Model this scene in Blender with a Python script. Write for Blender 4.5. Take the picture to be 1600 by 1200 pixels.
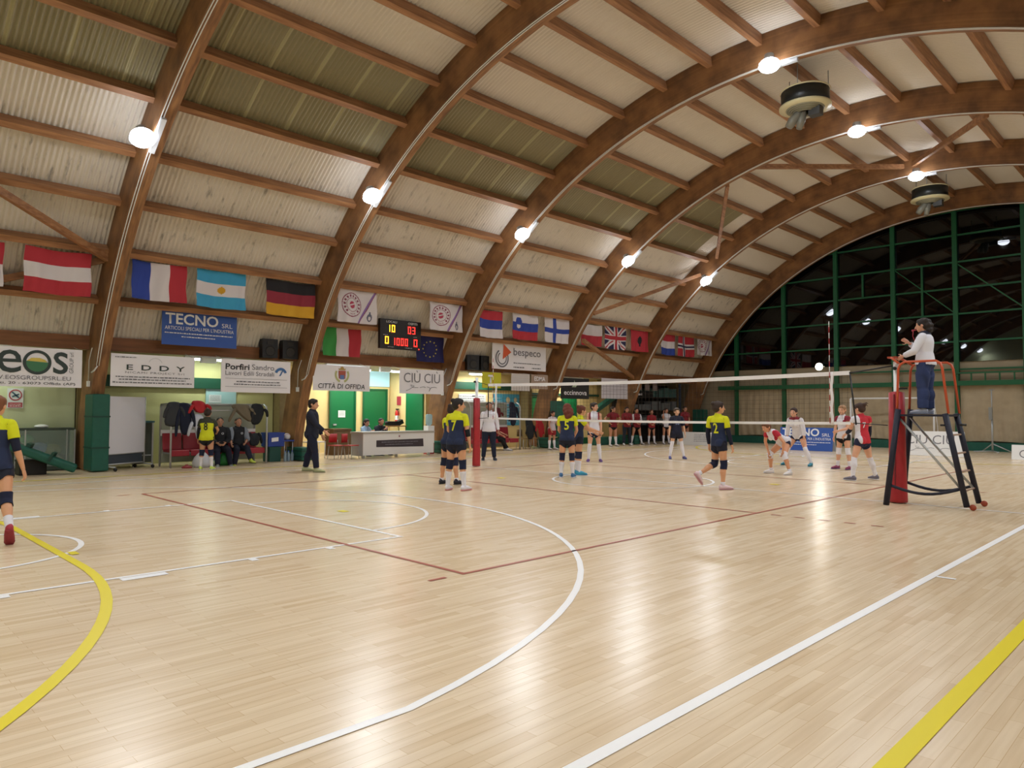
import bpy, bmesh, math, random
import numpy as np
from mathutils import Vector, Matrix
from mathutils.bvhtree import BVHTree
random.seed(7)
S = bpy.context.scene
for o in list(bpy.data.objects): bpy.data.objects.remove(o)

# ------------------------------------------------------------ camera, world, exposure
cd = bpy.data.cameras.new('camera'); cam = bpy.data.objects.new('camera', cd); S.collection.objects.link(cam)
cd.sensor_width = 36; cd.lens = 1120.377 * 36 / 1600; cd.clip_start = 0.05; cd.clip_end = 300
R_ = Vector((0.7057458774356532, 0.7084508613033232, 0.004487048156592352))
U_ = Vector((0.023848483507652438, -0.030086361950615936, 0.9992627585670156))
F_ = Vector((-0.708063560930066, 0.7051185630396891, 0.03812880459545856))
CAMP = Vector((9.72080305901676, -13.558040295970894, 1.5542293875751585))
cam.matrix_world = Matrix(((R_.x, U_.x, -F_.x, CAMP.x), (R_.y, U_.y, -F_.y, CAMP.y), (R_.z, U_.z, -F_.z, CAMP.z), (0, 0, 0, 1)))
S.camera = cam
wd = bpy.data.worlds.new('night_sky'); S.world = wd; wd.use_nodes = True
wd.node_tree.nodes['Background'].inputs[0].default_value = (0.01, 0.013, 0.02, 1)
wd.node_tree.nodes['Background'].inputs[1].default_value = 0.3
S.view_settings.view_transform = 'Standard'; S.view_settings.look = 'None'
S.view_settings.exposure = 0.58; S.view_settings.gamma = 1.0
try: S.view_settings.use_curve_mapping = False
except Exception: pass
FLOOD_W = 400.0       # each ceiling floodlight, downward beam
SPILL_W = 26.0       # bare bulb spill around each floodlight
BAY_W = 26.0          # each fluorescent fitting in the side bays

# ------------------------------------------------------------ materials
def lin(c):
    return tuple((x / 12.92 if x <= .04045 else ((x + .055) / 1.055) ** 2.4) for x in c)
def hexc(h):
    return lin(tuple(int(h[i:i + 2], 16) / 255 for i in (0, 2, 4)))
MATS = {}
def mat(name, h, rough=.6, metal=0., var=0., scale=8., bump=0., emit=0., alpha=1., spec=.5, sheen=0.):
    if name in MATS: return MATS[name]
    m = bpy.data.materials.new(name); m.use_nodes = True; nt = m.node_tree
    b = nt.nodes['Principled BSDF']; c = hexc(h)
    b.inputs['Base Color'].default_value = (*c, 1); b.inputs['Roughness'].default_value = rough
    b.inputs['Metallic'].default_value = metal; b.inputs['Specular IOR Level'].default_value = spec
    if emit: b.inputs['Emission Color'].default_value = (*c, 1); b.inputs['Emission Strength'].default_value = emit
    if alpha < 1: b.inputs['Alpha'].default_value = alpha
    if var or bump:
        tc = nt.nodes.new('ShaderNodeTexCoord'); nz = nt.nodes.new('ShaderNodeTexNoise')
        nz.inputs['Scale'].default_value = scale; nz.inputs['Detail'].default_value = 3
        nt.links.new(tc.outputs['Object'], nz.inputs['Vector'])
        if var:
            cr = nt.nodes.new('ShaderNodeValToRGB')
            cr.color_ramp.elements[0].position = .3; cr.color_ramp.elements[1].position = .7
            cr.color_ramp.elements[0].color = (*[x * (1 - var) for x in c], 1)
            cr.color_ramp.elements[1].color = (*[min(1, x * (1 + var)) for x in c], 1)
            nt.links.new(nz.outputs['Fac'], cr.inputs['Fac']); nt.links.new(cr.outputs['Color'], b.inputs['Base Color'])
        if bump:
            bp = nt.nodes.new('ShaderNodeBump'); bp.inputs['Strength'].default_value = bump; bp.inputs['Distance'].default_value = .01
            nt.links.new(nz.outputs['Fac'], bp.inputs['Height']); nt.links.new(bp.outputs['Normal'], b.inputs['Normal'])
    MATS[name] = m; return m

XC, ZC, EA, EB = 1.71, -1.54, 12.8, 11.7        # the roof ellipse
def wood_mat(name, h1, h2, axis='arc'):
    m = bpy.data.materials.new(name); m.use_nodes = True; nt = m.node_tree; N = nt.nodes; L = nt.links
    b = N['Principled BSDF']; b.inputs['Roughness'].default_value = .5; b.inputs['Specular IOR Level'].default_value = .3
    tc = N.new('ShaderNodeTexCoord'); mp = N.new('ShaderNodeMapping'); nz = N.new('ShaderNodeTexNoise')
    mp.inputs['Scale'].default_value = (1.2, 9, 1.2) if axis == 'arc' else (9, .8, 9)
    nz.inputs['Scale'].default_value = 1.6; nz.inputs['Detail'].default_value = 5
    L.new(tc.outputs['Object'], mp.inputs['Vector']); L.new(mp.outputs['Vector'], nz.inputs['Vector'])
    cr = N.new('ShaderNodeValToRGB'); cr.color_ramp.elements[0].position = .32; cr.color_ramp.elements[1].position = .7
    cr.color_ramp.elements[0].color = (*hexc(h1), 1); cr.color_ramp.elements[1].color = (*hexc(h2), 1)
    L.new(nz.outputs['Fac'], cr.inputs['Fac'])
    if axis == 'arc':                      # glued laminations follow the arch
        sep = N.new('ShaderNodeSeparateXYZ'); L.new(tc.outputs['Object'], sep.inputs['Vector'])
        def mth(op, a, bb):
            n = N.new('ShaderNodeMath'); n.operation = op
            for i, v in enumerate((a, bb)):
                if v is None: continue
                if isinstance(v, (int, float)): n.inputs[i].default_value = v
                else: L.new(v, n.inputs[i])
            return n.outputs[0]
        x = mth('DIVIDE', mth('SUBTRACT', sep.outputs['X'], XC), EA); z = mth('DIVIDE', mth('SUBTRACT', sep.outputs['Z'], ZC), EB)
        r = mth('SQRT', mth('ADD', mth('MULTIPLY', x, x), mth('MULTIPLY', z, z)), None)
        fl = mth('FLOOR', mth('MULTIPLY', r, 300), None)
        wn = N.new('ShaderNodeTexWhiteNoise'); wn.noise_dimensions = '1D'; L.new(fl, wn.inputs['W'])
        k = mth('ADD', mth('MULTIPLY', wn.outputs['Value'], .22), .88)
        mx = N.new('ShaderNodeVectorMath'); mx.operation = 'SCALE'; L.new(cr.outputs['Color'], mx.inputs[0]); L.new(k, mx.inputs['Scale'])
        L.new(mx.outputs['Vector'], b.inputs['Base Color'])
    else: L.new(cr.outputs['Color'], b.inputs['Base Color'])
    MATS[name] = m; return m
M_ARCH = wood_mat('glulam', '6F4E35', '9E7148'); M_PURL = wood_mat('purlin_wood', '835A3C', 'AD7E56', 'y')
M_WHITE = mat('white_paint', 'EDEDED', .5); M_BLACK = mat('black_plastic', '15161A', .5)
M_GREEN = mat('green_paint', '0B5A34', .5); M_PAD = mat('green_pad', '0E5546', .55, var=.08)
M_STEEL = mat('galvanised_steel', '9FA3A6', .35, .8); M_SIL = mat('silver_paint', 'B4B7B8', .4, .4)
M_NAVY = mat('navy_cloth', '1B2540', .85); M_REDP = mat('red_pad', 'A8232B', .5, var=.1)
M_ORG = mat('orange_tube', 'C4532F', .45); M_CABLE = mat('cable_tray', 'D8D8D4', .5)

# ------------------------------------------------------------ mesh helpers
def link(o, parent=None):
    S.collection.objects.link(o)
    if parent is not None: o.parent = parent
    return o
class MB:
    def __init__(s): s.v = []; s.f = []; s.m = []; s.sm = []
    def add(s, vs, fs, mi=0, smooth=False):
        n = len(s.v); s.v += [tuple(v) for v in vs]
        for f in fs: s.f.append(tuple(i + n for i in f)); s.m.append(mi); s.sm.append(smooth)
    def box(s, c, d, rot=None, mi=0):
        c = Vector(c); h = Vector(d) / 2
        vs = [Vector((sx * h.x, sy * h.y, sz * h.z)) for sx in (-1, 1) for sy in (-1, 1) for sz in (-1, 1)]
        if rot is not None: vs = [rot @ v for v in vs]
        s.add([v + c for v in vs], [(0, 1, 3, 2), (4, 6, 7, 5), (0, 4, 5, 1), (2, 3, 7, 6), (0, 2, 6, 4), (1, 5, 7, 3)], mi)
    def bb(s, a, b, mi=0):
        s.box([(a[i] + b[i]) / 2 for i in range(3)], [abs(b[i] - a[i]) for i in range(3)], mi=mi)
    def beam(s, a, b, w, h, mi=0, up=Vector((0, 0, 1))):
        a = Vector(a); b = Vector(b); d = (b - a); L = d.length; d.normalize()
        x = d.cross(up)
        if x.length < 1e-4: x = Vector((1, 0, 0))
        x.normalize(); z = x.cross(d).normalized()
        s.box((a + b) / 2, (w, L, h), Matrix((x, d, z)).transposed(), mi)
    def tube(s, path, r, seg=8, mi=0, closed=False, cap=True):
        P = [Vector(q) for q in path]; n = len(P); rs = r if isinstance(r, (list, tuple)) else [r] * n
        T = []
        for i in range(n):
            if closed: t = P[(i + 1) % n] - P[i - 1]
            else: t = P[min(i + 1, n - 1)] - P[max(i - 1, 0)]
            T.append(t.normalized())
        u = T[0].orthogonal().normalized(); vs = []
        for i in range(n):
            u = (u - T[i] * u.dot(T[i])); u = u.normalized() if u.length > 1e-6 else T[i].orthogonal().normalized()
            w = T[i].cross(u)
            for k in range(seg):
                a = 2 * math.pi * k / seg; vs.append(P[i] + (u * math.cos(a) + w * math.sin(a)) * rs[i])
        fs = []
        for i in range(n if closed else n - 1):
            j = (i + 1) % n
            for k in range(seg): fs.append((i * seg + k, i * seg + (k + 1) % seg, j * seg + (k + 1) % seg, j * seg + k))
        if cap and not closed:
            fs.append(tuple(range(seg))[::-1]); fs.append(tuple((n - 1) * seg + k for k in range(seg)))
        s.add(vs, fs, mi, True)
    def lathe(s, prof, c=(0, 0, 0), seg=24, mi=0, rot=None, smooth=True):
        c = Vector(c); vs = []; n = len(prof)
        for r, z in prof:
            for k in range(seg):
                a = 2 * math.pi * k / seg; v = Vector((r * math.cos(a), r * math.sin(a), z))
                if rot is not None: v = rot @ v
                vs.append(v + c)
        fs = [(i * seg + k, i * seg + (k + 1) % seg, (i + 1) * seg + (k + 1) % seg, (i + 1) * seg + k) for i in range(n - 1) for k in range(seg)]
        s.add(vs, fs, mi, smooth)
    def ell(s, c, r, rot=None, mi=0, seg=14, rings=9):
        prof = [(math.sin(math.pi * i / rings), -math.cos(math.pi * i / rings)) for i in range(rings + 1)]
        c = Vector(c); vs = []
        for a, z in prof:
            for k in range(seg):
                t = 2 * math.pi * k / seg; v = Vector((max(a, 1e-3) * math.cos(t) * r[0], max(a, 1e-3) * math.sin(t) * r[1], z * r[2]))
                if rot is not None: v = rot @ v
                vs.append(v + c)
        n = rings + 1
        fs = [(i * seg + k, i * seg + (k + 1) % seg, (i + 1) * seg + (k + 1) % seg, (i + 1) * seg + k) for i in range(n - 1) for k in range(seg)]
        fs.append(tuple(range(seg))[::-1]); fs.append(tuple((n - 1) * seg + k for k in range(seg)))
        s.add(vs, fs, mi, True)
    def build(s, name, mats, parent=None, loc=None):
        me = bpy.data.meshes.new(name); me.from_pydata(s.v, [], s.f)
        for m in (mats if isinstance(mats, (list, tuple)) else [mats]): me.materials.append(m)
        me.polygons.foreach_set('material_index', s.m); me.polygons.foreach_set('use_smooth', s.sm)
        me.update()
        bm = bmesh.new(); bm.from_mesh(me); bmesh.ops.recalc_face_normals(bm, faces=bm.faces); bm.to_mesh(me); bm.free()
        o = bpy.data.objects.new(name, me); link(o, parent)
        if loc: o.location = loc
        return o
def tag(o, label=None, cat=None, group=None, kind=None):
    if label: o['label'] = label
    if cat: o['category'] = cat
    if group: o['group'] = group
    if kind: o['kind'] = kind
    return o
def struct(o): o['kind'] = 'structure'; return o
def empty(name, loc=(0, 0, 0), rz=0, label=None, cat=None, group=None):
    o = bpy.data.objects.new(name, None); link(o); o.location = loc; o.rotation_euler = (0, 0, rz); o.empty_display_size = .1
    return tag(o, label, cat, group)
# parts are modelled in world coordinates; this parents them without moving them
def under(parent, *objs):
    for o in objs:
        o.parent = parent; o.matrix_parent_inverse = Matrix.LocRotScale(parent.location, parent.rotation_euler, None).inverted()
    return objs[0]
def np_mesh(name, V, Fq, mats, midx=None, smooth=True, parent=None):
    me = bpy.data.meshes.new(name); n = len(Fq)
    me.vertices.add(len(V)); me.vertices.foreach_set('co', np.asarray(V, np.float32).ravel())
    me.loops.add(4 * n); me.loops.foreach_set('vertex_index', np.asarray(Fq, np.int32).ravel())
    me.polygons.add(n); me.polygons.foreach_set('loop_start', np.arange(0, 4 * n, 4, dtype=np.int32))
    try: me.polygons.foreach_set('loop_total', np.full(n, 4, np.int32))
    except Exception: pass
    for m in mats: me.materials.append(m)
    if midx is not None: me.polygons.foreach_set('material_index', np.asarray(midx, np.int32))
    me.polygons.foreach_set('use_smooth', np.full(n, smooth))
    me.update(calc_edges=True); me.validate()
    o = bpy.data.objects.new(name, me); link(o, parent); return o

# ------------------------------------------------------------ the hall shell
ARCH_Y = [-19.83, -14.09, -8.34, -2.60, 3.16, 8.94, 14.67, 20.72]
AW = 0.30
Y0, Y1 = -20.6, 21.45
def ell_pt(s, th, y):
    t = math.radians(th); return (XC - EA * s * math.cos(t), y, ZC + EB * s * math.sin(t))

# floor
def floor_material():
    m = bpy.data.materials.new('beech_parquet'); m.use_nodes = True; nt = m.node_tree; N = nt.nodes; L = nt.links
    b = N['Principled BSDF']
    tc = N.new('ShaderNodeTexCoord'); mp = N.new('ShaderNodeMapping'); mp.inputs['Rotation'].default_value = (0, 0, math.pi / 2)
    L.new(tc.outputs['Object'], mp.inputs['Vector'])
    def brick(w, h, sc):
        br = N.new('ShaderNodeTexBrick'); br.inputs['Scale'].default_value = sc; br.inputs['Brick Width'].default_value = w
        br.inputs['Row Height'].default_value = h; br.inputs['Mortar Size'].default_value = .0012; br.inputs['Mortar Smooth'].default_value = .3
        br.offset = .37; br.offset_frequency = 2
        L.new(mp.outputs['Vector'], br.inputs['Vector']); return br
    b1 = brick(.55, .0705, 1.0)
    b1.inputs['Color1'].default_value = (*hexc('EAD5B6'), 1); b1.inputs['Color2'].default_value = (*hexc('DABF9A'), 1)
    b1.inputs['Mortar'].default_value = (*hexc('C9A87E'), 1); b1.inputs['Bias'].default_value = -.35
    mp2 = N.new('ShaderNodeMapping'); mp2.inputs['Scale'].default_value = (14, .7, 1); L.new(tc.outputs['Object'], mp2.inputs['Vector'])
    nz = N.new('ShaderNodeTexNoise'); nz.inputs['Scale'].default_value = 1.5; nz.inputs['Detail'].default_value = 4; L.new(mp2.outputs['Vector'], nz.inputs['Vector'])
    cr = N.new('ShaderNodeValToRGB'); cr.color_ramp.elements[0].position = .3; cr.color_ramp.elements[1].position = .65
    cr.color_ramp.elements[0].color = (.86, .82, .77, 1); cr.color_ramp.elements[1].color = (1, 1, 1, 1)
    L.new(nz.outputs['Fac'], cr.inputs['Fac'])
    mx = N.new('ShaderNodeMix'); mx.data_type = 'RGBA'; mx.blend_type = 'MULTIPLY'; mx.inputs['Factor'].default_value = .9
    L.new(b1.outputs['Color'], mx.inputs[6]); L.new(cr.outputs['Color'], mx.inputs[7])
    L.new(mx.outputs[2], b.inputs['Base Color'])
    b.inputs['Roughness'].default_value = .26
    b.inputs['Specular IOR Level'].default_value = .45
    return m
mb = MB(); mb.add([(-15, Y0, 0), (15.4, Y0, 0), (15.4, Y1 + .3, 0), (-15, Y1 + .3, 0), (-15, Y0, -.1), (15.4, Y0, -.1), (15.4, Y1 + .3, -.1), (-15, Y1 + .3, -.1)],
    [(0, 1, 2, 3), (7, 6, 5, 4), (0, 4, 5, 1), (1, 5, 6, 2), (2, 6, 7, 3), (3, 7, 4, 0)])
floor = struct(mb.build('floor', floor_material()))
LZ = .004
def strip(mb, pts, w, z=LZ):
    P = [Vector((x, y, z)) for x, y in pts]; vs = []
    for i, q in enumerate(P):
        t = (P[min(i + 1, len(P) - 1)] - P[max(i - 1, 0)]).normalized(); n = Vector((-t.y, t.x, 0))
        vs += [q - n * w / 2, q + n * w / 2]
    mb.add(vs, [(2 * i, 2 * i + 2, 2 * i + 3, 2 * i + 1) for i in range(len(P) - 1)])
def arcp(cx, cy, r, a0, a1, n=48):
    return [(cx + r * math.cos(math.radians(a0 + (a1 - a0) * i / n)), cy + r * math.sin(math.radians(a0 + (a1 - a0) * i / n))) for i in range(n + 1)]
red = MB()
for x in (-4.5, 4.5): strip(red, [(x, -9.03), (x, 9.03)], .05)
for y in (-9, -3, 3, 9): strip(red, [(-4.5, y), (4.5, y)], .05, LZ + .0004)
for sy in (-1, 1):
    for sx in (-1, 1):
        for k in range(5): strip(red, [(sx * (4.72 + k * .36), sy * 3.0), (sx * (4.88 + k * .36), sy * 3.0)], .05)
        strip(red, [(sx * 4.5, sy * 9.22), (sx * 4.5, sy * 9.42)], .05)
red.build('red_marking', mat('red_line', 'A8533F', .4), floor)
wh = MB(); W = .055
for x in (-7.55, 7.66): strip(wh, [(x, -14.0), (x, 14.0)], .075)
strip(wh, [(-7.6, 0), (7.7, 0)], W, LZ + .0008); strip(wh, arcp(0, 0, 1.8, 0, 360), W, LZ + .0008)
for s in (-1, 1):
    strip(wh, [(-7.6, s * 14), (7.7, s * 14)], W)
    for x in (-2.43, 2.43):
        strip(wh, [(x, s * 14), (x, s * 8.2)], W)
        q = math.copysign(1, x)
        strip(wh, [(x + q * .1, s * 11.42), (x + q * .1, s * 11.02)], .12)
        for yy in (12.3, 10.15, 9.25): strip(wh, [(x + q * .08, s * (yy - .04)), (x + q * .08, s * (yy + .04))], .1)
    strip(wh, [(-2.46, s * 8.23), (2.46, s * 8.23)], W, LZ + .0004)
    strip(wh, arcp(0, s * 8.2, 1.8, 0, 180 if s < 0 else -180), W)
    a = math.degrees(math.asin(1.15 / 6.75))
    pts = arcp(0, -12.4, 6.75, a, 180 - a); pts = [(6.66, -14)] + pts + [(-6.66, -14)]
    strip(wh, [(x, y if s < 0 else -y) for x, y in pts], .06)
    strip(wh, arcp(0, s * 12.4, 1.25, 0, 180 if s < 0 else -180), .06)
    strip(wh, [(7.7, s * 5.83), (7.86, s * 5.83)], W)
wh.build('white_marking', mat('white_line', 'FAF9F8', .35), floor)
ye = MB()
strip(ye, [(8.62, -19), (8.62, 19)], .1); strip(ye, [(-8.7, -19), (-8.7, 19)], .1)
for s in (-1, 1):
    pts = arcp(1.58, -17.83, 6.32, 0, 90, 30) + arcp(-1.58, -17.83, 6.32, 90, 180, 30)
    strip(ye, [(x, y if s < 0 else -y) for x, y in pts], .085, LZ + .0012)
    strip(ye, [(-.1, s * 7.54), (.1, s * 7.54)], .12); 
strip(ye, [(-2.44, -1.89), (-2.24, -1.89)], .16); strip(ye, [(2.6, 1.45), (2.8, 1.45)], .16)
strip(ye, [(.75, -11.40), (.95, -11.40)], .08, LZ + .002)
ye.build('yellow_marking', mat('yellow_line', 'E8D51E', .4), floor)

# ceiling: corrugated sheets, one cell per purlin field
TH = [22.3, 28.2, 34.3, 40.3, 46.2, 52.6, 58.9, 65.3, 71.5, 77.8, 83.7, 89.6, 95.7, 101.8, 107.5, 113.6, 119.7, 125.8, 131.9, 138.1, 144.2, 150.3, 157.7]
def ceiling_material(name, h, dirt, transl=0.):
    m = bpy.data.materials.new(name); m.use_nodes = True; nt = m.node_tree; N = nt.nodes; L = nt.links
    b = N['Principled BSDF']; b.inputs['Roughness'].default_value = .55
    tc = N.new('ShaderNodeTexCoord'); mp = N.new('ShaderNodeMapping'); mp.inputs['Scale'].default_value = (1, 3.2, 1)
    L.new(tc.outputs['Object'], mp.inputs['Vector'])
    n1 = N.new('ShaderNodeTexNoise'); n1.inputs['Scale'].default_value = 1.9; n1.inputs['Detail'].default_value = 6; n1.inputs['Roughness'].default_value = .62
    L.new(mp.outputs['Vector'], n1.inputs['Vector'])
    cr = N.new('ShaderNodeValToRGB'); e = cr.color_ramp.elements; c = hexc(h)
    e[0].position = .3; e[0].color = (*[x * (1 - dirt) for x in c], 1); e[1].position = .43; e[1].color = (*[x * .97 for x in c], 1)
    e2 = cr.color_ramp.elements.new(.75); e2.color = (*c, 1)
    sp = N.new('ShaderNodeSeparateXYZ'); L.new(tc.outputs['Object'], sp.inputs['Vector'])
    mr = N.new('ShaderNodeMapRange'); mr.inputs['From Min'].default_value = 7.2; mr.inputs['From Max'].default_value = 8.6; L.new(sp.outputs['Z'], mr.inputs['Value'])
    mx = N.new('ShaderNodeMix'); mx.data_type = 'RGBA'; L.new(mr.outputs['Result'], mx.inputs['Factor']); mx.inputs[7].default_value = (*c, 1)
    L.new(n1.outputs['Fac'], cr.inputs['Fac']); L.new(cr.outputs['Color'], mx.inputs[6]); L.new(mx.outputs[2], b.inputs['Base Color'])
    return m
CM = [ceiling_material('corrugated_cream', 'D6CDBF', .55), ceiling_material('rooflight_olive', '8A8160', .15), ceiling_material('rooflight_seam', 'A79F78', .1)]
def ceiling():
    P = .106; nper = int((Y1 - Y0) / P); sub = 6
    ys = np.linspace(Y0, Y1, nper * sub + 1); ph = np.arange(len(ys)) / sub * 2 * np.pi
    ths = []
    for i in range(len(TH) - 1): ths += list(np.linspace(TH[i], TH[i + 1], 4)[:-1])
    ths.append(TH[-1]); ths = np.radians(np.array(ths))
    off = .023 * np.sin(ph)
    V = np.zeros((len(ths), len(ys), 3))
    for i, t in enumerate(ths):
        n = np.array([-math.cos(t) / EA, math.sin(t) / EB]); n /= np.linalg.norm(n)
        V[i, :, 0] = XC - EA * 1.0705 * math.cos(t) + n[0] * off; V[i, :, 1] = ys; V[i, :, 2] = ZC + EB * 1.0705 * math.sin(t) + n[1] * off
    a, b = len(ths), len(ys); idx = np.arange(a * b).reshape(a, b)
    Fq = np.stack([idx[:-1, :-1], idx[:-1, 1:], idx[1:, 1:], idx[1:, :-1]], -1).reshape(-1, 4)
    yc = (ys[:-1] + ys[1:]) / 2; mi = np.zeros((a - 1, b - 1), int)
    bays = [(-20.6, -14.1), (-14.1, -8.34), (-8.34, -2.6), (-2.6, 3.16), (3.16, 8.94), (8.94, 13.75)]
    for row in range(a - 1):
        cell = row // 3
        if cell in (5, 6, 15, 16):
            for y0, y1 in bays:
                k = (yc > y0) & (yc < y1); mi[row, k] = 1
                seam = k & (((yc - y0 + .1) % 1.05) < .07); mi[row, seam] = 2
    return struct(np_mesh('ceiling', V.reshape(-1, 3), Fq, CM, mi.ravel()))
ceiling()

# arches
def arch(y, label, i):
    mb = MB(); n = 90; vs = []; th0, th1 = 7.57, 172.43
    for k in range(n + 1):
        th = th0 + (th1 - th0) * k / n
        for s, yy in ((1.0, y), (1.0, y + AW), (1.068, y + AW), (1.068, y)):
            x, _, z = ell_pt(s, th, yy); vs.append((x, yy, max(z, 0)))
    fs = [(4 * k + a, 4 * k + (a + 1) % 4, 4 * k + 4 + (a + 1) % 4, 4 * k + 4 + a) for k in range(n) for a in range(4)] + [(0, 1, 2, 3), (4 * n + 3, 4 * n + 2, 4 * n + 1, 4 * n)]
    mb.add(vs, fs)
    t = empty('roof_arch', (XC - EA, y, 0), 0, label, 'arch', 'curved timber roof arches'); under(t, mb.build('glulam_rib', M_ARCH))
    # cable conduits clipped under the near edge
    for d, r in ((.03, .013), (.085, .013)):
        c = MB(); c.tube([(ell_pt(.9985, th, 0)[0], y + d, ell_pt(.9985, th, 0)[2]) for th in np.linspace(21, 159, 70)], r, 6)
        under(t, c.build('conduit', M_CABLE))
    c = MB(); x, _, z = ell_pt(.997, 21, 0); c.tube([(x, y + .05, z), (x - .02, y - .02, z - .12), (x - .16, y - .04, z - .16)], .02, 6); under(t, c.build('conduit_end', M_CABLE))
    return t
AL = ['timber roof arch behind the camera by the back wall', 'timber roof arch just left of the red striped flag, mostly beside the camera',
  'nearest curved timber arch, rising beside the whiteboard past the first big floodlight',
  'curved timber arch standing just left of the scoreboard and town banner', 'curved timber arch between the blue star flag and the black speaker pair',
  'curved timber arch between the blue cross flag and the white over red flag', 'curved timber arch beside the red eagle flag, above the row of red shirted players',
  'farthest timber arch, framing the dark glazed end wall']
ARCHES = [arch(y, AL[i], i) for i, y in enumerate(ARCH_Y)]

# purlins
BN = ['behind the camera', 'left of the nearest arch', 'in the bay right of the nearest arch', 'in the scoreboard bay', 'in the bay of the bespeco banner', 'in the bay of the eccinnova banner', 'in the farthest bay']
ORD = ['lowest', 'second', 'third', 'fourth', 'fifth', 'sixth', 'seventh', 'eighth', 'ninth', 'tenth', 'eleventh', 'twelfth', 'thirteenth', 'fourteenth', 'fifteenth', 'sixteenth', 'seventeenth', 'eighteenth', 'nineteenth', 'twentieth', 'top right']
for b in range(7):
    ya = ARCH_Y[b] + AW - .002; yb = ARCH_Y[b + 1] + .002
    for i, th in enumerate(TH[1:-1]):
        x, _, z = ell_pt(1.0565, th, 0); t = math.radians(th)
        n = Vector((-math.cos(t) / EA, 0, math.sin(t) / EB)).normalized()
        mb = MB(); mb.beam((x, ya, z), (x, yb, z), .145, .27, up=n)
        o = mb.build('purlin', M_PURL)
        tag(o, 'timber purlin, %s up from the banners, %s' % (ORD[i], BN[b]), 'roof beam', 'timber purlins under the corrugated roof')

# timber wind braces
def brace(a, b, label):
    mb = MB(); mb.beam(a, b, .12, .15); return tag(mb.build('wind_brace', M_PURL), label, 'brace')
def ap(k, th, s=1.02, dy=.15): return ell_pt(s, th, ARCH_Y[k] + dy)
brace(ap(5, 75.5, 1.01, .3), ap(6, 89, 1.03, 0), 'diagonal timber brace running level below the two farther ceiling floodlights')
brace(ap(6, 90.5, 1.03, 0), ap(5, 105.7, 1.0, .3), 'diagonal timber brace rising right from the far ceiling floodlight')
brace(ap(5, 70.6, 1.0, .3), ap(6, 54.4, 1.035, 0), 'near vertical looking timber brace above the farthest wall floodlight')
brace(ap(6, 49.7, 1.03, 0), ap(5, 37.2, 1.0, .3), 'diagonal timber brace rising right above the union flag')
brace(ap(5, 31.5, .985, .3), ap(6, 23.1, 1.03, 0), 'short diagonal timber brace under the white over red flag')
brace(ap(2, 33.5, 1.045, 0), ap(1, 48, 1.02, .3), 'diagonal timber brace above the red white red flag at left')
brace(ap(2, 33, 1.06, 0), ap(1, 23.1, 1.06, .3), 'lower timber brace behind the red white red flag at left')

# end wall: glazed steel frame
M_GLASS = mat('dark_window_glass', '07090A', .015, spec=.6); EY = 21.3
PX = [-8.55, -6.0, -3.45, -.93, 1.52, 3.95, 6.5, 9.05, 11.6]
g = MB(); g.bb((-12, EY + .05, 3.75), (15.4, EY + .07, 12.5)); struct(g.build('window_1', M_GLASS))
g = MB(); g.bb((-12, EY + .12, 0), (15.4, EY + .3, 3.8)); struct(g.build('wall_end', mat('beige_wall', 'A3957C', .8, var=.06, scale=1.5)))
for i, x in enumerate(PX):
    g = MB(); s = 1 - ((x - XC) / (EA * 1.06)) ** 2; top = ZC + EB * 1.06 * math.sqrt(max(s, 0))
    g.bb((x - .09, EY - .14, 0), (x + .09, EY + .02, top)); struct(g.build('trim_%d' % (i + 1), M_GREEN))
for j, z in enumerate((3.42, 4.6, 5.78, 6.88, 8.0, 9.15, 10.2)):
    g = MB(); hw = EA * 1.05 * math.sqrt(max(0, 1 - ((z - ZC) / (EB * 1.05)) ** 2))
    g.bb((XC - hw, EY - .06, z - .035), (XC + hw, EY + .0, z + .035)); struct(g.build('trim_%d' % (20 + j), M_GREEN))
g = MB(); g.bb((-2.2, EY - .06, 6.88), (-2.28, EY, 8.0)); g.bb((.2, EY - .08, 5.8), (.28, EY, 8.0)); g.beam((1.5, EY - .03, 8), (3.95, EY - .03, 5.8), .05, .05); g.beam((-.9, EY - .03, 8), (1.5, EY - .03, 5.8), .04, .04)
struct(g.build('trim_30', M_GREEN))
# steel truss beam across the end wall
g = MB(); g.bb((-9.5, EY - .3, 2.72), (13.5, EY - .16, 2.92)); g.bb((1.5, EY - .3, 3.22), (13.5, EY - .16, 3.28))
for k in range(24): g.bb((1.55 + k * .5, EY - .26, 2.84), (1.6 + k * .5, EY - .2, 3.22))
struct(g.build('trim_31', M_GREEN))
g = MB(); g.bb((-11, EY - .2, 0), (14, EY + .1, .36)); struct(g.build('baseboard_end', M_PAD))
# curtain panels between the posts
def curtain(x0, x1, label):
    n, m = 60, 24; V = []; F = []
    for j in range(m + 1):
        for i in range(n + 1):
            u, v = i / n, j / m
            V.append((x0 + (x1 - x0) * u, EY - .05 + .02 * math.sin(u * 40 + 2 * math.sin(v * 3)) * (.3 + v) + .03 * math.sin(u * 7 + v * 6), .37 + 2.36 * (1 - v) + (.05 * math.sin(u * math.pi) if j == m else 0)))
    for j in range(m):
        for i in range(n): F.append((j * (n + 1) + i, j * (n + 1) + i + 1, (j + 1) * (n + 1) + i + 1, (j + 1) * (n + 1) + i))
    o = np_mesh('curtain', V, F, [mat('beige_tarpaulin', 'B09F83', .75, var=.08, scale=3)]); return tag(o, label, 'curtain', 'beige tarpaulins along the end wall')
CL = ['beige tarpaulin behind player number 2 at the left end of the end wall', 'beige tarpaulin behind the crouching player', 'beige tarpaulin behind the blue floor board and net edge',
      'beige tarpaulin behind the small white goal', 'beige tarpaulin behind the silver winch stand', 'beige tarpaulin right of the winch stand', 'beige tarpaulin outside the right frame edge', 'beige tarpaulin near the right wall']
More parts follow.
